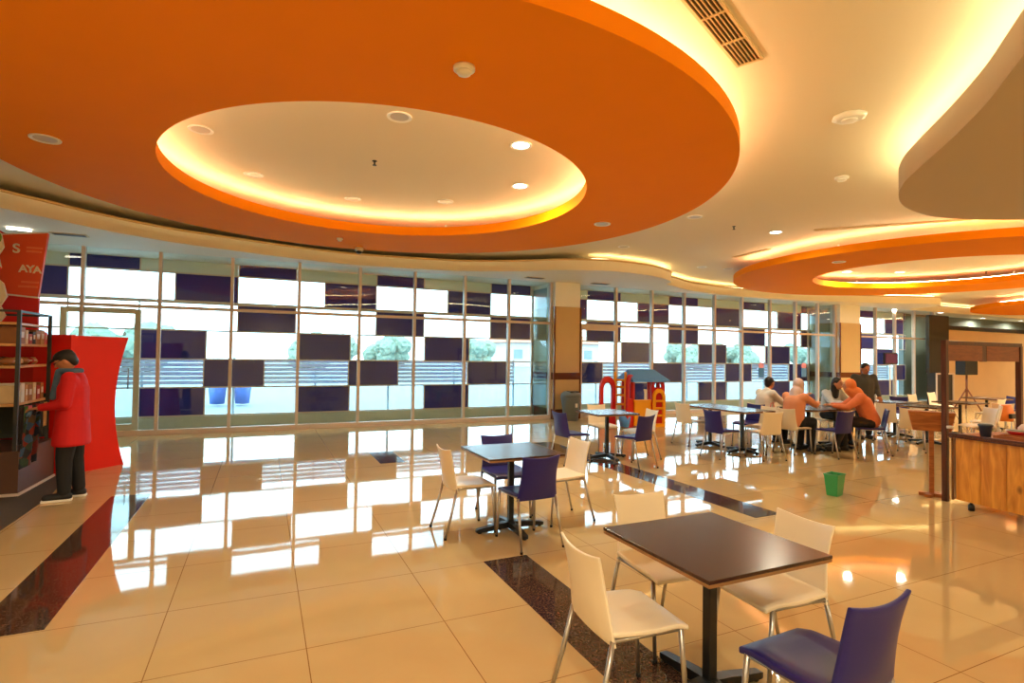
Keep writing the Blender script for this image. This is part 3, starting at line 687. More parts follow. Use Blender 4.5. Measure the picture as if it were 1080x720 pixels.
# ------------------------------------------------------------ play house
def playhouse():
    rt = empty('play_house', (7.92, 10.75, 0), R(-6), 'red yellow and blue plastic toy play house before the glazing', 'play house')
    Rd, Yl, Bl = mat('toy_red', rgb(205, 28, 24), .35), mat('toy_yellow', rgb(250, 170, 20), .35), mat('toy_blue', rgb(84, 150, 226), .35)
    def arch_panel(w, h, iw, i0, i1, th, top_round=True):
        """flat panel in XZ with an arched opening; returns bmesh"""
        bm = bmesh.new(); n = 12
        out = [(-w / 2, 0), (w / 2, 0), (w / 2, h - w / 2)] + [(w / 2 * math.cos(a), h - w / 2 + w / 2 * math.sin(a) * 1.0) for a in [math.pi * k / n for k in range(1, n)]] + [(-w / 2, h - w / 2)]
        inn = [(-iw / 2, i0), (iw / 2, i0), (iw / 2, i1 - iw / 2)] + [(iw / 2 * math.cos(a), i1 - iw / 2 + iw / 2 * math.sin(a)) for a in [math.pi * k / n for k in range(1, n)]] + [(-iw / 2, i1 - iw / 2)]
        N = len(out); rows_ = []
        for P, y in ((out, -th / 2), (inn, -th / 2), (inn, th / 2), (out, th / 2)): rows_.append([bm.verts.new((p[0], y, p[1])) for p in P])
        for A, B in ((0, 1), (1, 2), (2, 3), (3, 0)):
            for k_ in range(N): bm.faces.new((rows_[A][k_], rows_[A][(k_ + 1) % N], rows_[B][(k_ + 1) % N], rows_[B][k_]))
        return bm
    def put(o, x, y, rz): o.location = (x, y, 0); o.rotation_euler.z = rz
    put(build('arched_panel', arch_panel(.62, 1.25, .36, .36, 1.1, .08), Rd, rt), -.72, -.1, R(8))
    put(build('arched_panel', arch_panel(.5, 1.3, .22, .7, 1.15, .08), Rd, rt), -.02, -.32, R(30))
    for z in (.35, .55, .78, .98, 1.15): build('ladder_rung', tube(bmesh.new(), [(-.34, .0, z), (-.1, -.15, z)], .028, 8), Yl, rt)
    for x, y in ((-.36, .02), (-.12, -.2)): build('ladder_rail', box(bmesh.new(), (x, y, .68), (.07, .07, 1.36), bevel=.02), Yl, rt)
    # house corner posts, side wall and roof
    for x, y in ((.12, .25), (1.12, .25), (1.12, -.2)): build('corner_post', box(bmesh.new(), (x, y, .6), (.1, .1, 1.2), bevel=.02), Rd, rt)
    bm = bmesh.new(); box(bm, (.6, -.28, .32), (.9, .07, .6), bevel=.02); build('yellow_wall', bm, Yl, rt)
    bm = bmesh.new(); box(bm, (.6, -.28, .64), (.95, .1, .06), bevel=.02); build('window_ledge', bm, Yl, rt)
    bm = arch_panel(.46, 1.22, .26, .98, 1.12, .08); o = build('door_panel', bm, Rd, rt); put(o, 1.0, -.34, R(-10))
    o = build('yellow_ladder_panel', arch_panel(.42, .95, .24, .08, .85, .09), Yl, rt); put(o, 1.0, -.4, R(-10))
    for z in (.28, .46, .64): build('step', box(bmesh.new(), (1.0, -.4, z), (.28, .12, .05), R(-10), bevel=.01), Yl, rt)
    bm = bmesh.new()
    vs = [bm.verts.new(p) for p in ((-.05, -.5, 1.16), (1.35, -.5, 1.16), (1.35, .45, 1.16), (-.05, .45, 1.16), (.1, 0, 1.42), (1.12, 0, 1.42), (-.05, -.5, 1.12), (1.35, -.5, 1.12), (1.35, .45, 1.12), (-.05, .45, 1.12))]
    for q in ((0, 1, 5, 4), (1, 2, 5), (2, 3, 4, 5), (3, 0, 4), (6, 9, 8, 7), (0, 6, 7, 1), (1, 7, 8, 2), (2, 8, 9, 3), (3, 9, 6, 0)): bm.faces.new([vs[i] for i in q])
    build('roof', bm, Bl, rt)
    rt.scale = (.72, .85, .95)
    build('slide', loft(bmesh.new(), [(-.25, -.35, .02, .1, .2), (-.2, -.3, .25, .2, .16), (-.15, -.2, .42, .12, .05)], 12), Bl, rt)
playhouse()

# ------------------------------------------------------------ lectern and stall on the right
WP = wood('plank_pine', rgb(200, 122, 26), rgb(236, 166, 58), (3, 3, .45), .4, knots=True)
WD = wood('dark_stained_wood', rgb(70, 30, 12), rgb(96, 44, 18), (8, 8, .6), .45)
WM = wood('brown_wood', rgb(150, 84, 30), rgb(186, 112, 48), (1, 1, 6), .5)
rt = empty('wooden_stand', (7.5, 3.95, 0), R(-58), 'wooden stand with a trough-shaped box on one thin post', 'stand')
bm = bmesh.new()
rings = []
for z, w, dd in ((.79, .185, .05), (.795, .19, .055), (1.02, .23, .08), (1.03, .23, .08)):
    rings.append([bm.verts.new((sx * w, sy * dd, z)) for sx, sy in ((-1, -1), (1, -1), (1, 1), (-1, 1))])
for A, B in zip(rings, rings[1:]):
    for k_ in range(4): bm.faces.new((A[k_], A[(k_ + 1) % 4], B[(k_ + 1) % 4], B[k_]))
bm.faces.new(rings[0][::-1]); bm.faces.new(rings[-1]); bevel_mod(build('trough', bm, WM, rt), .01)
build('post', box(bmesh.new(), (0, 0, .41), (.05, .05, .77), bevel=.005), WM, rt)
build('foot_board', box(bmesh.new(), (.02, -.02, .02), (.3, .08, .04), bevel=.005), WM, rt)
build('foot_board', box(bmesh.new(), (0, .0, .018), (.07, .3, .034), R(-20), bevel=.005), WM, rt)

ang = math.atan2(-.99, -.13)      # counter front runs towards the camera
rt = empty('stall_counter', (7.12, 3.5, 0), 0, 'pine plank stall counter standing on castors at the right edge', 'counter')
rt.rotation_euler.z = R(-8) 
# local: front face on x=0 plane running to -y ; depth to +x
n = 9; Lc = 2.2
for k_ in range(n):
    o = build('front_plank', box(bmesh.new(), (.012, -.12 - k_ * Lc / n, .45), (.024, Lc / n - .006, .7), bevel=.003), WP, rt)
    if k_ % 2: pass
build('end_panel', box(bmesh.new(), (.39, 0, .45), (.76, .02, .7)), WP, rt)
build('end_panel', box(bmesh.new(), (.39, -Lc, .45), (.76, .02, .7)), WP, rt)
build('worktop', box(bmesh.new(), (.37, -Lc / 2, .815), (.84, Lc + .1, .03), bevel=.004), WM, rt)
build('top_lip', box(bmesh.new(), (-.04, -Lc / 2, .82), (.02, Lc + .1, .05)), WD, rt)
for x, y in ((.08, -.1), (.7, -.1), (.08, -Lc + .1), (.7, -Lc + .1)):
    build('castor', lathe(bmesh.new(), [(.03, 0), (.03, .06), (.015, .07), (.015, .1)], (x, y, 0), 12), M_black, rt)

rt = empty('stall_canopy', (7.38, 3.74, 0), 0, 'dark wooden frame with brown sign boards standing over the stall', 'frame')
PX = [0, 1.0, 1.93]
build('post', box(bmesh.new(), (0, 0, .95), (.055, .055, 1.9), bevel=.004), WD, rt)
build('post', box(bmesh.new(), (1.7, 0, .93), (.06, .06, 1.86), bevel=.004), WD, rt)
build('rail', box(bmesh.new(), (.86, 0, 1.87), (1.74, .05, .05), bevel=.004), WD, rt)
for a, c in ((.04, .78), (.88, 1.66)): build('sign_board', box(bmesh.new(), ((a + c) / 2, -.01, 1.755), (c - a, .02, .2)), wood('sign_brown', rgb(128, 62, 14), rgb(150, 78, 22), (1, 1, 5)), rt)
build('divider', box(bmesh.new(), (.83, 0, 1.76), (.1, .035, .22)), WD, rt)
build('side_plank', box(bmesh.new(), (-.03, -.11, .42), (.2, .02, .72), R(15)), wood('old_plank', rgb(84, 52, 24), rgb(140, 90, 40), (3, 3, 1)), rt)
build('round_fitting', lathe(bmesh.new(), [(.035, 0), (.035, .03)], (0, 0, 0), 16), M_white, rt).location = (0, -.05, .86)

def on_counter(x, y):  # counter local to world
    a = R(-8); return (7.12 + x * math.cos(a) - y * math.sin(a), 3.5 + x * math.sin(a) + y * math.cos(a))
ZT = .832
def thing_at(name, x, y, label, cat): p = on_counter(x, y); return empty(name, (p[0], p[1], ZT), 0, label, cat)
rt = thing_at('plastic_tub', .12, -.22, 'dark blue plastic tub at the near corner of the stall counter', 'tub')
build('tub_body', loft(bmesh.new(), [(0, 0, 0, .045, .045), (0, 0, .11, .06, .06), (0, 0, .12, .068, .068), (0, 0, .128, .068, .068)], 20), mat('navy_plastic', rgb(44, 62, 92), .4), rt)
build('lid', lathe(bmesh.new(), [(.066, .128), (.055, .14), (.02, .142)]), mat('slate_lid', rgb(92, 104, 108), .4), rt)
rt = thing_at('red_bowl', .36, -.38, 'red bowl with a white rim on the stall counter', 'bowl')
build('bowl_body', lathe(bmesh.new(), [(.035, 0), (.075, .04), (.1, .075), (.092, .075), (.06, .03), (.02, .02)]), mat('bowl_red', rgb(196, 30, 20), .3), rt)
build('rim', lathe(bmesh.new(), [(.1, .075), (.103, .083), (.094, .083), (.092, .075)]), M_white, rt)
rt = thing_at('food_jar', .36, -.84, 'brown jar with a bright green lid on the stall counter', 'jar')
build('jar_body', lathe(bmesh.new(), [(.07, 0), (.08, .02), (.08, .14), (.07, .155)]), mat('jar_brown', rgb(150, 112, 60), .2), rt)
build('lid', lathe(bmesh.new(), [(.082, .15), (.086, .155), (.086, .185), (.07, .19)]), mat('lid_green', rgb(60, 176, 50), .4), rt)
rt = thing_at('paper_pack', .6, -.34, 'crumpled white and red paper pack behind the red bowl', 'packet')
bm = bmesh.new(); sphere(bm, (0, 0, .07), .11, .08, .07)
for v in bm.verts: v.co += Vector([random.uniform(-.012, .012) for _ in range(3)]); v.co.z = max(0, v.co.z)
build('wrapping', bm, mat('pink_white_paper', rgb(230, 200, 190), .6), rt)
build('red_label', box(bmesh.new(), (-.06, -.07, .07), (.09, .02, .03), R(-20)), M_red, rt)
rt = thing_at('wooden_tray', .16, -.55, 'flat wooden tray of orange goods along the stall counter edge', 'tray')
build('tray_base', box(bmesh.new(), (0, 0, .008), (.2, .42, .016)), WM, rt)
bm = bmesh.new()
for s in (-1, 1): box(bm, (s * .1, 0, .02), (.012, .43, .04)); box(bm, (0, s * .21, .02), (.21, .012, .04))
build('tray_rim', bm, WM, rt)
rt = thing_at('food_box', .52, -.62, 'cream food box with an orange top edge behind the tray', 'box')
build('carton', box(bmesh.new(), (0, 0, .08), (.16, .2, .16), bevel=.004), M_cream, rt); build('orange_band', box(bmesh.new(), (0, 0, .13), (.164, .204, .02)), mat('band_orange', rgb(220, 120, 60), .5), rt)
rt = thing_at('spice_tin', .1, -.95, 'low orange-red tin at the right end of the visible counter edge', 'tin')
build('tin_body', lathe(bmesh.new(), [(.06, 0), (.06, .06)]), mat('tin_orange', rgb(210, 80, 30), .4), rt); build('lid', lathe(bmesh.new(), [(.062, .06), (.062, .07)]), M_white, rt)

# tripod easel with dark board, near the stone wall
rt = empty('tripod_speaker', (21.6, 10.3, 0), 0, 'black box on a tripod stand in front of the stone wall', 'speaker')
build('cabinet', box(bmesh.new(), (0, 0, 1.45), (.75, .3, .5), bevel=.02), M_black, rt)
build('pole', tube(bmesh.new(), [(0, 0, .4), (0, 0, 1.22)], .03, 10), mat('rusty_pole', rgb(110, 60, 36), .5), rt)
for a in range(3):
    build('leg', tube(bmesh.new(), [(0, 0, .75), (.42 * math.cos(a * 2.09 + .5), .42 * math.sin(a * 2.09 + .5), .02)], .022, 8), mat('rusty_pole', rgb(110, 60, 36), .5), rt)
rt = empty('orange_bag', (13.8, 5.9, 0), 0, 'orange and black bag on a seat inside the stall frame', 'bag')
build('bag_body', loft(bmesh.new(), [(0, 0, .45, .17, .1), (0, 0, .6, .2, .12), (0, 0, .78, .12, .07)], 16), mat('bag_orange', rgb(226, 128, 50), .6), rt)
build('pocket', box(bmesh.new(), (-.03, -.12, .56), (.2, .06, .1), bevel=.02), M_black, rt)
rt = empty('monitor', (20.9, 12.3, 0), 0, 'small dark monitor with a pinkish picture on a pole before the far glazing', 'monitor')
build('screen', box(bmesh.new(), (0, 0, 1.72), (.72, .05, .34), bevel=.01), mat('screen_plum', rgb(96, 56, 96), .2), rt)
build('bezel', box(bmesh.new(), (0, .03, 1.72), (.8, .05, .42), bevel=.01), M_black, rt)
build('pole', tube(bmesh.new(), [(0, .05, 0.01), (0, .05, 1.6)], .025, 8), M_white, rt)
build('base', lathe(bmesh.new(), [(.25, 0), (.25, .03), (.05, .05)], (0, .05, 0)), M_black, rt)
def flower(x, z, c, label):  # flat coloured patch set against the inner pane, pink on top
    rt = empty('window_patch', (x, GY - .02, z), 0, label, 'sticker')
    M1 = mat('decal_' + c[0], c[1], .5)
    build('figure', box(bmesh.new(), (0, 0, -.05), (.24, .012, .3), bevel=.005), M1, rt)
    build('figure_top', sphere(bmesh.new(), (0, 0, .18), .13, .008, .1), mat('decal_pink', rgb(236, 160, 190), .5), rt)
flower(14.6, 1.25, ('blue', rgb(60, 130, 200)), 'pink and blue patch on the glazing left of the seated man'); flower(16.6, 1.25, ('azure', rgb(90, 150, 220)), 'pink and azure patch on the glazing above the seated man')

# ------------------------------------------------------------ left: display shelves, banner, red board
M_rack = mat('rack_metal', rgb(38, 44, 46), .45); WS = wood('shelf_board', rgb(196, 140, 84), rgb(216, 164, 104), (1, 1, 1))
rt = empty('plinth', (-2.95, 8.5, 0), 0, 'dark brown display plinth under the metal shelf rack', 'display')
build('body', prism(bmesh.new(), [(.5, -.66), (.53, .38), (-1.6, .38), (-1.6, -.66)], .03, .5), mat('plinth_brown', rgb(92, 60, 44), .5, noise=.1), rt)
build('skirting', prism(bmesh.new(), [(.515, -.68), (.545, .39), (-1.6, .39), (-1.6, -.68)], 0, .035), M_frame, rt)
X0, X1, Y0, Y1 = -3.9, -2.5, 7.88, 8.86
rt = empty('shelf_rack', ((X0 + X1) / 2, (Y0 + Y1) / 2, .5), 0, 'black metal rack with four wooden shelves of goods', 'shelf')
hx, hy = (X1 - X0) / 2, (Y1 - Y0) / 2
for x in (-hx, 0, hx):
    for y in (-hy, hy): build('upright', box(bmesh.new(), (x, y, .79), (.035, .035, 1.58)), M_rack, rt)
SH = [1.01, 1.44, 1.69, 1.93]
for z in SH: build('shelf_board', box(bmesh.new(), (0, 0, z - .5), (2 * hx - .04, 2 * hy + .02, .03), bevel=.003), WS, rt)
bm = bmesh.new()
for y in (-hy, hy): box(bm, (0, y, 1.57), (2 * hx, .025, .025))
for x in (-hx, hx): box(bm, (x, 0, 1.57), (.025, 2 * hy, .025))
build('top_rail', bm, M_rack, rt)
build('rear_board', box(bmesh.new(), (0, hy + .03, .3), (2 * hx, .02, .56)), mat('dark_green_board', rgb(30, 40, 34), .6), rt)
GC = {'brown': rgb(150, 96, 50), 'cream': rgb(214, 190, 150), 'dark': rgb(46, 40, 40), 'red': rgb(160, 40, 34), 'pink': rgb(214, 110, 130), 'green': rgb(60, 110, 60), 'tan': rgb(188, 140, 88), 'white': rgb(220, 214, 204), 'purple': rgb(60, 40, 110), 'grey': rgb(120, 122, 120)}
def box_good(x, y, z, sx, sy, h, c, nm, label, group):
    o = empty(nm, (x, y, z + .0155), 0, label, 'merchandise', group)
    build('pack', box(bmesh.new(), (0, 0, h / 2), (sx, sy, h), bevel=.004), mat('goods_' + c, GC[c], .55, noise=.15, nscale=14), o)
    build('pack_label', box(bmesh.new(), (sx / 2, 0, h * .55), (.004, sy * .6, h * .35)), mat('goods_white', GC['white'], .55), o)
names = {SH[0]: 'lowest shelf', SH[1]: 'second lowest shelf', SH[2]: 'second highest shelf'}
for z, lst in ((SH[2], [('brown', .22, .19), ('cream', .1, .16), ('red', .12, .12), ('dark', .1, .15), ('brown', .16, .17), ('tan', .14, .18), ('pink', .1, .16)]),
               (SH[0], [('cream', .14, .2), ('white', .12, .22), ('tan', .1, .2), ('brown', .14, .19), ('cream', .12, .21), ('red', .13, .17), ('brown', .12, .2)])):
    y = Y0 + .07
    for bi, (c, w, h) in enumerate(lst):
        for x, row in ((X1 - .13, 'aisle-side row'), (X1 - .55, 'back row')):
            box_good(x, y + w / 2, z, .2, w - .02, h, c, 'gift_box', '%s box, %s, %s, %s from near end' % (c, names[z], row, ['first', 'second', 'third', 'fourth', 'fifth', 'sixth', 'seventh'][bi]), 'boxes on the rack')
        y += w
def bread(x, y, z, s, c, label):
    o = empty('snack_bag', (x, y, z + .0155), random.uniform(0, 3), label, 'merchandise', 'lumpy bags on the rack')
    bm = bmesh.new(); sphere(bm, (0, 0, .045), s, s * .7, .045)
    for v in bm.verts: v.co += Vector([random.uniform(-.006, .006) for _ in range(3)]); v.co.z = max(0, v.co.z)
    build('bag_body', bm, mat('bag_' + c, GC[c], .4, noise=.3, nscale=20), o)
    build('bag_tie', box(bmesh.new(), (s * .9, 0, .05), (.05, .04, .01)), mat('goods_white', GC['white'], .55), o)
for i, (y, c) in enumerate([(7.98, 'brown'), (8.13, 'tan'), (8.28, 'cream'), (8.43, 'brown'), (8.58, 'red'), (8.73, 'tan')]):
    bread(X1 - .13, y, SH[1], .068, c, '%s lumpy bag on the second lowest shelf, %s from the camera end' % (c, ['first', 'second', 'third', 'fourth', 'fifth', 'sixth'][i]))
    bread(X1 - .42, y + .03, SH[1], .068, ['tan', 'dark', 'brown', 'cream', 'tan', 'dark'][i], '%s lumpy bag, back row of second lowest shelf, %s from near end' % (['tan', 'dark', 'brown', 'cream', 'tan', 'dark'][i], ['first', 'second', 'third', 'fourth', 'fifth', 'sixth'][i]))
# clothes and cloths hanging below the lowest shelf
for i, (y, c, L_) in enumerate([(7.97, 'dark', .42), (8.08, 'green', .38), (8.2, 'pink', .3), (8.32, 'dark', .45), (8.45, 'red', .34), (8.58, 'dark', .4), (8.7, 'tan', .3)]):
    o = empty('hanging_cloth', (X1 + .0, y, .98), 0, '%s cloth hanging under the lowest shelf of the rack, %s from the near end' % (c, ['first', 'second', 'third', 'fourth', 'fifth', 'sixth', 'seventh'][i]), 'cloth', 'cloths hanging on the rack')
    build('fabric', sheet(bmesh.new(), lambda a, v, L_=L_: Vector((.03 * math.sin(a * 9 + v), (a - .5) * .11, -v * L_)), 10, 8, .006, lambda a, v: Vector((1, 0, 0))), mat('cloth_' + c, GC[c], .8, noise=.4, nscale=16), o)
    build('hook', tube(bmesh.new(), [(0, 0, -.01), (0, 0, .012)], .006, 6), M_rack, o)
# banner
rt = empty('shop_banner', (-2.95, 9.25, 0), R(0), 'orange slanted sign with white letters above the shelf rack', 'sign')
M_ban = mat('banner_orange', rgb(226, 82, 36), .5); M_banr = mat('banner_red', rgb(214, 24, 20), .5)
def slab(bm, pts, y0, y1):
    a = [bm.verts.new((p[0], y0, p[1])) for p in pts]; c = [bm.verts.new((p[0], y1, p[1])) for p in pts]; n = len(pts)
    bm.faces.new(a); bm.faces.new(c[::-1])
    for k in range(n): bm.faces.new((a[k], c[k], c[(k + 1) % n], a[(k + 1) % n]))
    return bm
build('sign_face', slab(bmesh.new(), [(-.55, 3.08), (.29, 3.2), (.21, 2.34), (-.3, 2.38), (-.55, 2.42)], -.03, .03), M_ban, rt)
build('lower_board', slab(bmesh.new(), [(-.2, 2.38), (.21, 2.34), (.2, .03), (-.2, .03)], .0, .05), M_banr, rt)
build('rear_wing', slab(bmesh.new(), [(-.1, 3.12), (-.5, 3.36), (-.5, 3.05)], .04, .07), M_banr, rt)
def text(s, x, z, h, parent, m_, y=-.032, th=.004, name='letter', sp=1.0):
    cu = bpy.data.curves.new('letters', 'FONT'); cu.body = s; cu.size = h; cu.extrude = th; cu.space_character = sp; cu.offset = .004
    to = bpy.data.objects.new('tmp_text', cu); COL.objects.link(to)
    dg = bpy.context.evaluated_depsgraph_get(); me = bpy.data.meshes.new_from_object(to.evaluated_get(dg)); bpy.data.objects.remove(to)
    me.materials.clear(); o = link(name, me, m_, parent); o.rotation_euler = (R(90), R(-2), 0); o.location = (x, y, z); return o
M_let = mat('letter_white', rgb(240, 228, 214), .5); M_faint = mat('letter_faint', rgb(236, 120, 74), .5)
text('S', -.07, 2.91, .17, rt, M_let)
text('A', .0, 2.66, .135, rt, M_let); text('Y', .08, 2.66, .135, rt, M_let); text('A', .15, 2.655, .13, rt, M_let)
bm = bmesh.new()
for z, x0, x1 in () or ((2.99, .07, .24), (2.94, .07, .23), (2.53, .03, .21), (2.47, .0, .2)): build('faint_line', box(bmesh.new(), ((x0 + x1) / 2, -.033, z), (x1 - x0, .006, .025)), M_faint, rt)
bm.free()
build('bottom_edge', slab(bmesh.new(), [(-.3, 2.38), (.21, 2.34), (.21, 2.32), (-.3, 2.36)], -.035, .035), M_let, rt)
build('top_edge', slab(bmesh.new(), [(-.55, 3.08), (.29, 3.2), (.29, 3.215), (-.55, 3.095)], -.035, .035), M_let, rt)
# generic flower-patterned cut-out in front of it
rt = empty('cutout_board', (-3.1, 8.75, 1.955), 0, 'colourful leaf and flower cut-out board on top of the rack at the left edge', 'decoration')
outl = [(-.5, 0), (.13, 0), (.19, .1), (.14, .22), (.2, .34), (.16, .5), (.08, .58), (.13, .7), (.1, .84), (.15, .95), (.12, 1.12), (.02, 1.22), (-.1, 1.3), (-.5, 1.3)]
build('board', slab(bmesh.new(), outl, -.02, .02), mat('cutout_white', rgb(226, 216, 196), .5), rt)
def blobs(nm, cols, seedv):
    rnd = random.Random(seedv)
    for ci, c in enumerate(cols):
        for k in range(7):
            bm = bmesh.new(); x, z = rnd.uniform(-.4, .1), rnd.uniform(.08, 1.2); s = rnd.uniform(.03, .075)
            sphere(bm, (x, -.022 - ci * .001, z), s, .006, s * rnd.uniform(.6, 1.6), 12, Matrix.Rotation(rnd.uniform(-1, 1), 3, 'Y'))
            build(nm[ci], bm, mat('cut_' + nm[ci], c, .5), rt)
blobs(['leaf_shape', 'petal_shape', 'fruit_shape'], [rgb(110, 150, 50), rgb(230, 190, 60), rgb(206, 44, 30)], 5)
bm = bmesh.new(); box(bm, (-.3, .05, .01), (.1, .12, .02)); box(bm, (.05, .05, .01), (.1, .12, .02)); build('foot', bm, M_rack, rt)

# red hourglass board
rt = empty('hourglass_board', (-2.3, 8.95, 0), 0, 'tall bright red folded board with a waisted edge behind the person in red', 'display board')
A_, B_, C_ = Vector((-.42, .12, 0)), Vector((0, 0, 0)), Vector((.52, .58, 0))
def waist(z):
    t = (z - .85) / .97
    return .17 * max(0, 1 - t * t) if z > .85 else .15 * max(0, 1 - ((.85 - z) / .9) ** 2) + .02 * (1 - z / .85) * 0 + .02 * (z / .85)
bm = bmesh.new(); Nz = 24; H = 1.83; L_ = (C_ - B_).length; dv = (C_ - B_).normalized(); nv = Vector((-dv.y, dv.x, 0)); g_ = []
for i in range(Nz + 1):
    z = H * i / Nz; e = L_ - waist(z) - .05 * (z < 0)
    g_.append([bm.verts.new(B_ + dv * q + nv * s * .05 + Vector((0, 0, z))) for q, s in ((0, 0), (e, 0), (e, 1), (0, 1))])
for A2, B2 in zip(g_, g_[1:]):
    for k_ in range(4): bm.faces.new((A2[k_], A2[(k_ + 1) % 4], B2[(k_ + 1) % 4], B2[k_]))
bm.faces.new(g_[0][::-1]); bm.faces.new(g_[-1]); build('waisted_panel', bm, M_red, rt)
dv = (A_ - B_).normalized(); nv = Vector((dv.y, -dv.x, 0)); bm = bmesh.new()
poly2 = [B_, A_, A_ + Vector((.02, .06, 0)), B_ + Vector((.03, .06, 0))]
prism(bm, [(p.x, p.y) for p in poly2], 0, H + .01); build('side_panel', bm, M_red, rt)

# ------------------------------------------------------------ people
def cap(bm, p0, r0, p1, r1, seg=12):
    p0, p1 = Vector(p0), Vector(p1); n = 6; pts = []; rr = []
    tube(bm, [p0 + (p1 - p0) * k_ / n for k_ in range(n + 1)], [r0 + (r1 - r0) * k_ / n for k_ in range(n + 1)], seg)
    sphere(bm, p0, r0 * .995, seg=seg); sphere(bm, p1, r1 * .995, seg=seg)
def solid(name, bm, m_, parent, vox=.011, it=4):
    o = build(name, bm, m_, parent, True)
    md = o.modifiers.new('union', 'REMESH'); md.mode = 'VOXEL'; md.voxel_size = vox; md.use_smooth_shade = True
    ms = o.modifiers.new('soften', 'SMOOTH'); ms.iterations = it; ms.factor = .5
    return o
def hand(bm, w, d, side, up=Vector((0, 0, 1)), curl=.5):
    """palm and five fingers starting at wrist w pointing along d"""
    d = Vector(d).normalized(); x = d.cross(up).normalized(); n_ = x.cross(d).normalized()
    palm = Vector(w) + d * .05
    for s in (-1, 0, 1): cap(bm, Vector(w) + x * s * .012, .017, palm + x * s * .022 + d * .03, .014, 8)
    for k_, ln in enumerate((.066, .074, .07, .056)):
        b0 = palm + d * .03 + x * (-.03 + .02 * k_); m1 = b0 + d * ln * .5 - n_ * ln * .1; t1 = m1 + (d * (1 - curl) - n_ * curl).normalized() * ln * .5
        cap(bm, b0, .0095, m1, .009, 8); cap(bm, m1, .009, t1, .0075, 8)
    b0 = Vector(w) + d * .03 + x * side * .03; m1 = b0 + (d * .6 + x * side * .8).normalized() * .035; t1 = m1 + (d - n_ * .3).normalized() * .03
    cap(bm, b0, .011, m1, .0105, 8); cap(bm, m1, .0105, t1, .009, 8)
def head(bm, c, tilt=0, turn=0):
    Rm = Matrix.Rotation(turn, 3, 'Z') @ Matrix.Rotation(tilt, 3, 'X')
    c = Vector(c); P = lambda x, y, z: c + Rm @ Vector((x, y, z))
    sphere(bm, c, .074, .092, .105, 20, Rm); sphere(bm, P(0, .025, -.055), .052, .062, .06, 16, Rm)
    cap(bm, P(0, .088, .012), .009, P(0, .108, -.02), .013, 8)
    cap(bm, P(-.02, .085, -.052), .008, P(.02, .085, -.052), .008, 8)
    for s in (-1, 1): sphere(bm, P(s * .076, -.005, -.01), .012, .02, .032, 10, Rm); cap(bm, P(s * .045, .078, .03), .008, P(s * .015, .088, .032), .008, 8)
    return P, Rm
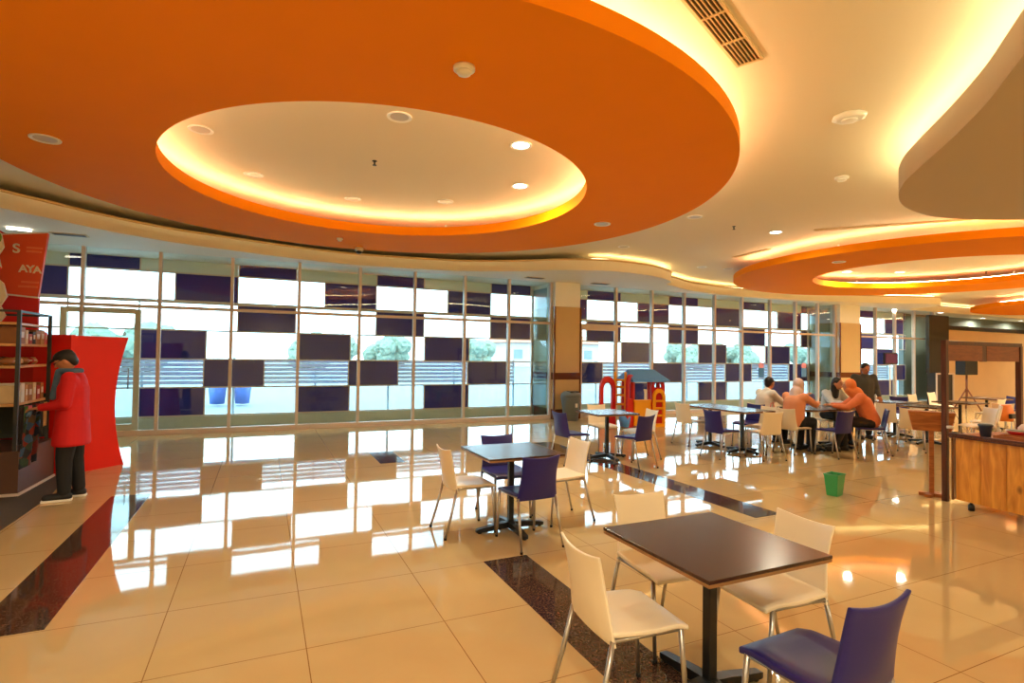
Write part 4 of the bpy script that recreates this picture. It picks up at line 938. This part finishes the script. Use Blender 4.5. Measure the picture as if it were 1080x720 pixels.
def figure(loc, yaw, J, label, skin, top, trouser, shoes, extra=None, vox=.012, tilt=0, turn=0, hair='short', haircol=None, sleeves=True, coat=None, shoulder=1.0):
    rt = empty('person', loc, R(yaw), label, 'person')
    b = bmesh.new(); V = {k_: Vector(v) for k_, v in J.items()}
    pe, ch, ne, hd = V['pelvis'], V['chest'], V['neck'], V['head']
    cap(b, pe, .125, pe.lerp(ch, .5), .115); cap(b, pe.lerp(ch, .5), .115, ch, .13); cap(b, ch, .12, ne - Vector((0, 0, .03)), .06); cap(b, ne - Vector((0, 0, .04)), .055, hd - Vector((0, 0, .07)), .052)
    P, Rm = head(b, hd, tilt, turn)
    for s, q in ((-1, 'l'), (1, 'r')):
        sh, el, wr = V['sh' + q], V['el' + q], V['wr' + q]; hp, kn, an = V['hip' + q], V['kn' + q], V['an' + q]
        cap(b, ch.lerp(sh, .3) + Vector((0, 0, .02)), .07, sh, .056); cap(b, sh, .052, el, .04); cap(b, el, .04, wr, .026)
        hand(b, wr, wr - el, -s if False else -s)
        cap(b, pe.lerp(hp, .6), .1, hp, .095); cap(b, hp, .09, kn, .06); cap(b, kn, .058, an, .036); tf = V['toe' + q]
        cap(b, an - Vector((0, 0, .03)), .036, tf, .03)
    solid('body', b, skin, rt, vox if vox < .01 else .0095, 3)
    # eyes
    for s in (-1, 1): build('eye', sphere(bmesh.new(), P(s * .03, .084, .014), .009, .006, .007, 8, Rm), M_black, rt)
    if trouser is not None:
        b = bmesh.new()
        for q in 'lr':
            hp, kn, an = V['hip' + q], V['kn' + q], V['an' + q]
            cap(b, pe, .135, hp, .115); cap(b, hp, .108, kn, .08); cap(b, kn, .078, an + Vector((0, 0, .02)), .062)
        solid('trousers', b, trouser, rt, vox)
    b = bmesh.new()
    mid = pe.lerp(ch, .5)
    for dx in (-.055, 0, .055):
        o_ = Vector((dx, 0, 0)); e_ = .014 if dx == 0 else 0; cap(b, pe + o_, .138 + e_, mid + o_, .13 + e_); cap(b, mid + o_, .13 + e_, ch + o_, .138 + e_)
    cap(b, ch, .148, ne - Vector((0, 0, .05)), .085)
    for q in 'lr':
        sh, el, wr = V['sh' + q], V['el' + q], V['wr' + q]
        cap(b, ch, .12, sh, .078 * shoulder); cap(b, ch.lerp(sh, .3) + Vector((0, 0, .02)), .088, sh, .076 * shoulder); cap(b, sh, .072 * shoulder, el, .058)
        if sleeves: cap(b, el, .057, el.lerp(wr, .93), .042)
    if coat:
        loft(b, coat, 28)
    solid('coat' if coat else 'top_garment', b, top, rt, vox, 5)
    for q in 'lr':
        an, tf = V['an' + q], V['toe' + q]; b = bmesh.new(); a0 = Vector((an.x, an.y, .05)); heel = a0 + (a0 - Vector((tf.x, tf.y, .05))).normalized() * .03
        cap(b, heel, .046, Vector((tf.x, tf.y, .045)), .042); cap(b, Vector((an.x, an.y, .1)), .048, a0, .048)
        for v in b.verts: v.co.z = max(v.co.z, .018)
        so = solid('shoe', b, shoes, rt, .009, 2)
        b = bmesh.new(); d_ = (Vector((tf.x, tf.y, 0)) - Vector((heel.x, heel.y, 0))); c_ = (Vector((tf.x, tf.y, 0)) + Vector((heel.x, heel.y, 0))) / 2
        box(b, (c_.x, c_.y, .0125), (.085, d_.length + .085, .025), math.atan2(d_.y, d_.x) - math.pi / 2, bevel=.008); build('sole', b, M_white if extra == 'whitesole' else M_cap, so)
    if hair == 'short':
        b = bmesh.new(); sphere(b, P(0, -.02, .03), .084, .094, .092, 18, Rm); sphere(b, P(0, -.055, -.02), .07, .055, .07, 16, Rm); solid('hair', b, haircol or M_hair, rt, .01, 3)
    elif hair == 'long':
        b = bmesh.new(); sphere(b, P(0, -.02, .03), .086, .096, .095, 18, Rm); cap(b, P(0, -.05, 0), .082, P(0, -.07, -.25), .075); solid('hair', b, haircol or M_hair, rt, .01, 3)
    elif hair == 'scarf':
        b = bmesh.new(); sphere(b, P(0, -.022, .015), .098, .1, .118, 18, Rm); cap(b, P(0, -.02, -.07), .095, ne + Vector((0, .01, -.02)), .11); cap(b, ne, .11, ch + Vector((0, .05, .04)), .13)
        cap(b, ch + Vector((-.1, .02, .06)), .09, ch + Vector((.1, .02, .06)), .09)
        solid('headscarf', b, haircol, rt, .011, 4)
    return rt, P, Rm, V

M_coat = mat('coat_red', rgb(205, 14, 22), .7, noise=.08, nscale=9)
J = dict(pelvis=(0, -.01, .88), chest=(0, 0, 1.2), neck=(0, .03, 1.4), head=(0, .075, 1.52), shl=(-.175, 0, 1.33), shr=(.175, 0, 1.33), ell=(-.21, .02, 1.06), elr=(.21, .02, 1.06),
         wrl=(-.12, .25, 1.02), wrr=(.12, .24, 1.0), hipl=(-.09, 0, .85), hipr=(.09, 0, .85), knl=(-.09, .04, .46), knr=(.09, -.02, .46), anl=(-.09, .03, .09), anr=(.09, -.06, .09), toel=(-.1, .18, .04), toer=(.1, .1, .04))
coat = [(0, 0, .6, .235, .17), (0, 0, .63, .237, .172), (0, 0, .8, .215, .16), (0, 0, .98, .195, .145), (0, 0, 1.2, .195, .14), (0, -.005, 1.32, .165, .115), (0, .01, 1.4, .09, .085), (0, .02, 1.43, .075, .075)]
M_cloth = mat('scarf_blue_grey', rgb(78, 108, 140), .8, noise=.3, nscale=24)
rt, P, Rm, V = figure((-1.9, 7.52, 0), 92, J, 'person in a red coat and black cap standing at the shelves with head bent', M_skin, M_coat, mat('trouser_black', rgb(26, 28, 32), .8), mat('shoe_black', rgb(26, 28, 34), .6), extra='whitesole', vox=.01, tilt=-.5, coat=coat)
b = bmesh.new(); sphere(b, P(0, -.008, .062), .086, .1, .06, 20, Rm); cap(b, P(-.045, .09, .055), .012, P(.045, .09, .055), .012); cap(b, P(-.035, .14, .04), .01, P(.035, .14, .04), .01); cap(b, P(-.04, .115, .048), .011, P(.04, .115, .048), .011); cap(b, P(0, .06, .055), .02, P(0, .12, .048), .01)
solid('cap', b, mat('cap_black', rgb(20, 20, 22), .7), rt, .009, 3)
b = bmesh.new()
for s in (-1, 1):
    pts = [P(s * .03 + .018 * math.cos(a), .102, .012 + .015 * math.sin(a)) for a in [2 * math.pi * k_ / 12 for k_ in range(13)]]; tube(b, pts, .0025, 6, caps=False)
    tube(b, [P(s * .048, .1, .014), P(s * .078, .0, .016)], .0025, 6)
build('glasses', b, M_black, rt)
b = bmesh.new(); ring = [Vector((.085 * math.cos(a), .025 + .085 * math.sin(a), 1.41)) for a in [2 * math.pi * k_ / 14 for k_ in range(15)]]; tube(b, ring, .032, 10, caps=False)
cap(b, (.03, .12, 1.4), .04, (.04, .17, 1.2), .036); cap(b, (-.03, .12, 1.4), .04, (-.02, .17, 1.12), .034)
solid('scarf', b, M_cloth, rt, .011, 3)
# patterned cloth held in the hands
o = empty('patterned_cloth', (-2.235, 7.5, .94), R(92), 'dark patterned cloth held in the hands of the person in red', 'cloth')
def drape(a, v): return Vector(((a - .5) * (.3 + .1 * v), .03 * math.sin(a * 12 + v * 2) + .02 * v, -v * .55 + .05 * math.sin(a * 3.1)))
def multi():
    m_ = bpy.data.materials.new('patterned_fabric'); m_.use_nodes = True; nt = m_.node_tree; b = nt.nodes['Principled BSDF']
    tc = nt.nodes.new('ShaderNodeTexCoord'); v = nt.nodes.new('ShaderNodeTexVoronoi'); v.inputs['Scale'].default_value = 14; nt.links.new(tc.outputs['Object'], v.inputs['Vector'])
    cr = nt.nodes.new('ShaderNodeValToRGB'); cr.color_ramp.interpolation = 'CONSTANT'; e = cr.color_ramp.elements; e[0].color = rgb(30, 36, 44); e[1].position = .8; e[1].color = rgb(120, 40, 30)
    for p_, c in ((.35, rgb(46, 80, 110)), (.5, rgb(40, 60, 50)), (.65, rgb(84, 70, 54))): k_ = e.new(p_); k_.color = c
    sp = nt.nodes.new('ShaderNodeSeparateColor'); nt.links.new(v.outputs['Color'], sp.inputs[0]); nt.links.new(sp.outputs[0], cr.inputs[0]); nt.links.new(cr.outputs[0], b.inputs['Base Color']); b.inputs['Roughness'].default_value = .8
    return m_
build('fabric', sheet(bmesh.new(), drape, 20, 14, .012, lambda a, v: Vector((0, 1, 0))), multi(), o)
o2 = build('folded_edge', tube(bmesh.new(), [(-.15, 0, .0), (-.05, .01, .035), (.05, .01, .035), (.15, 0, .0)], .02, 8), M_cloth, o)

def seated(lean=0, arms=None, hs=0):
    J = dict(pelvis=(0, -.06, .57), chest=(0, -.06 + lean * .6, .87), neck=(0, -.03 + lean, 1.06), head=(0, .03 + lean * 1.25, 1.18 + hs), shl=(-.17, -.05 + lean * .85, .98), shr=(.17, -.05 + lean * .85, .98),
             ell=(-.22, .14 + lean, .8), elr=(.22, .14 + lean, .8), wrl=(-.14, .34 + lean, .82), wrr=(.14, .34 + lean, .82), hipl=(-.09, -.03, .55), hipr=(.09, -.03, .55),
             knl=(-.11, .36, .53), knr=(.11, .36, .53), anl=(-.11, .34, .1), anr=(.11, .34, .1), toel=(-.12, .48, .04), toer=(.12, .48, .04))
    if arms: J.update(arms)
    return J
Tb = mat('trouser_dark', rgb(22, 22, 28), .8); Sb = mat('shoe_dark', rgb(28, 24, 24), .6)
figure((8.98, 7.62, 0), -96, seated(.05), 'dark-haired man in white seated left of the joined tables', M_skin2, mat('shirt_white', rgb(228, 220, 210), .8, noise=.1), Tb, Sb, turn=0, vox=.014)
figure((8.66, 6.74, 0), -84, seated(.08, dict(elr=(.2, .3, .84), wrr=(.12, .5, .86), ell=(-.2, .28, .86), wrl=(-.1, .48, .98))), 'woman with a pale headscarf and peach sleeves reaching over the table', M_skin, mat('blouse_peach', rgb(226, 150, 110), .8), Tb, Sb,
       hair='scarf', haircol=mat('scarf_pale', rgb(216, 190, 190), .8, noise=.25, nscale=30), vox=.014)
figure((9.83, 6.2, 0), 42, seated(.2, dict(anl=(-.12, .5, .1), toel=(-.14, .64, .04))), 'woman in an orange headscarf and orange dress leaning over the table', M_skin, mat('dress_orange', rgb(222, 122, 78), .8, noise=.15, nscale=12), Tb, Sb,
       hair='scarf', haircol=mat('scarf_orange', rgb(228, 128, 66), .8, noise=.1, nscale=14), vox=.014, shoulder=1.25)
figure((10.45, 7.32, 0), 168, seated(.12), 'person with long dark hair and a white top behind the orange headscarf woman', M_skin, mat('top_white_blue', rgb(200, 208, 216), .8, noise=.2, nscale=18), Tb, Sb, hair='long', vox=.014, turn=.2)
J = dict(pelvis=(0, 0, .86), chest=(0, .01, 1.17), neck=(0, .03, 1.36), head=(0, .06, 1.47), shl=(-.18, 0, 1.28), shr=(.18, 0, 1.28), ell=(-.24, .04, 1.03), elr=(.24, .04, 1.03),
         wrl=(-.2, .2, .9), wrr=(.2, .2, .9), hipl=(-.09, 0, .83), hipr=(.09, 0, .83), knl=(-.1, .02, .45), knr=(.1, .02, .45), anl=(-.1, -.02, .09), anr=(.1, -.02, .09), toel=(-.11, .12, .04), toer=(.11, .12, .04))
figure((11.55, 7.35, 0), 150, J, 'man in a dark grey shirt standing behind the seated group', M_skin2, mat('shirt_charcoal', rgb(74, 72, 66), .8), Tb, Sb, vox=.014, tilt=-.3, shoulder=1.1)
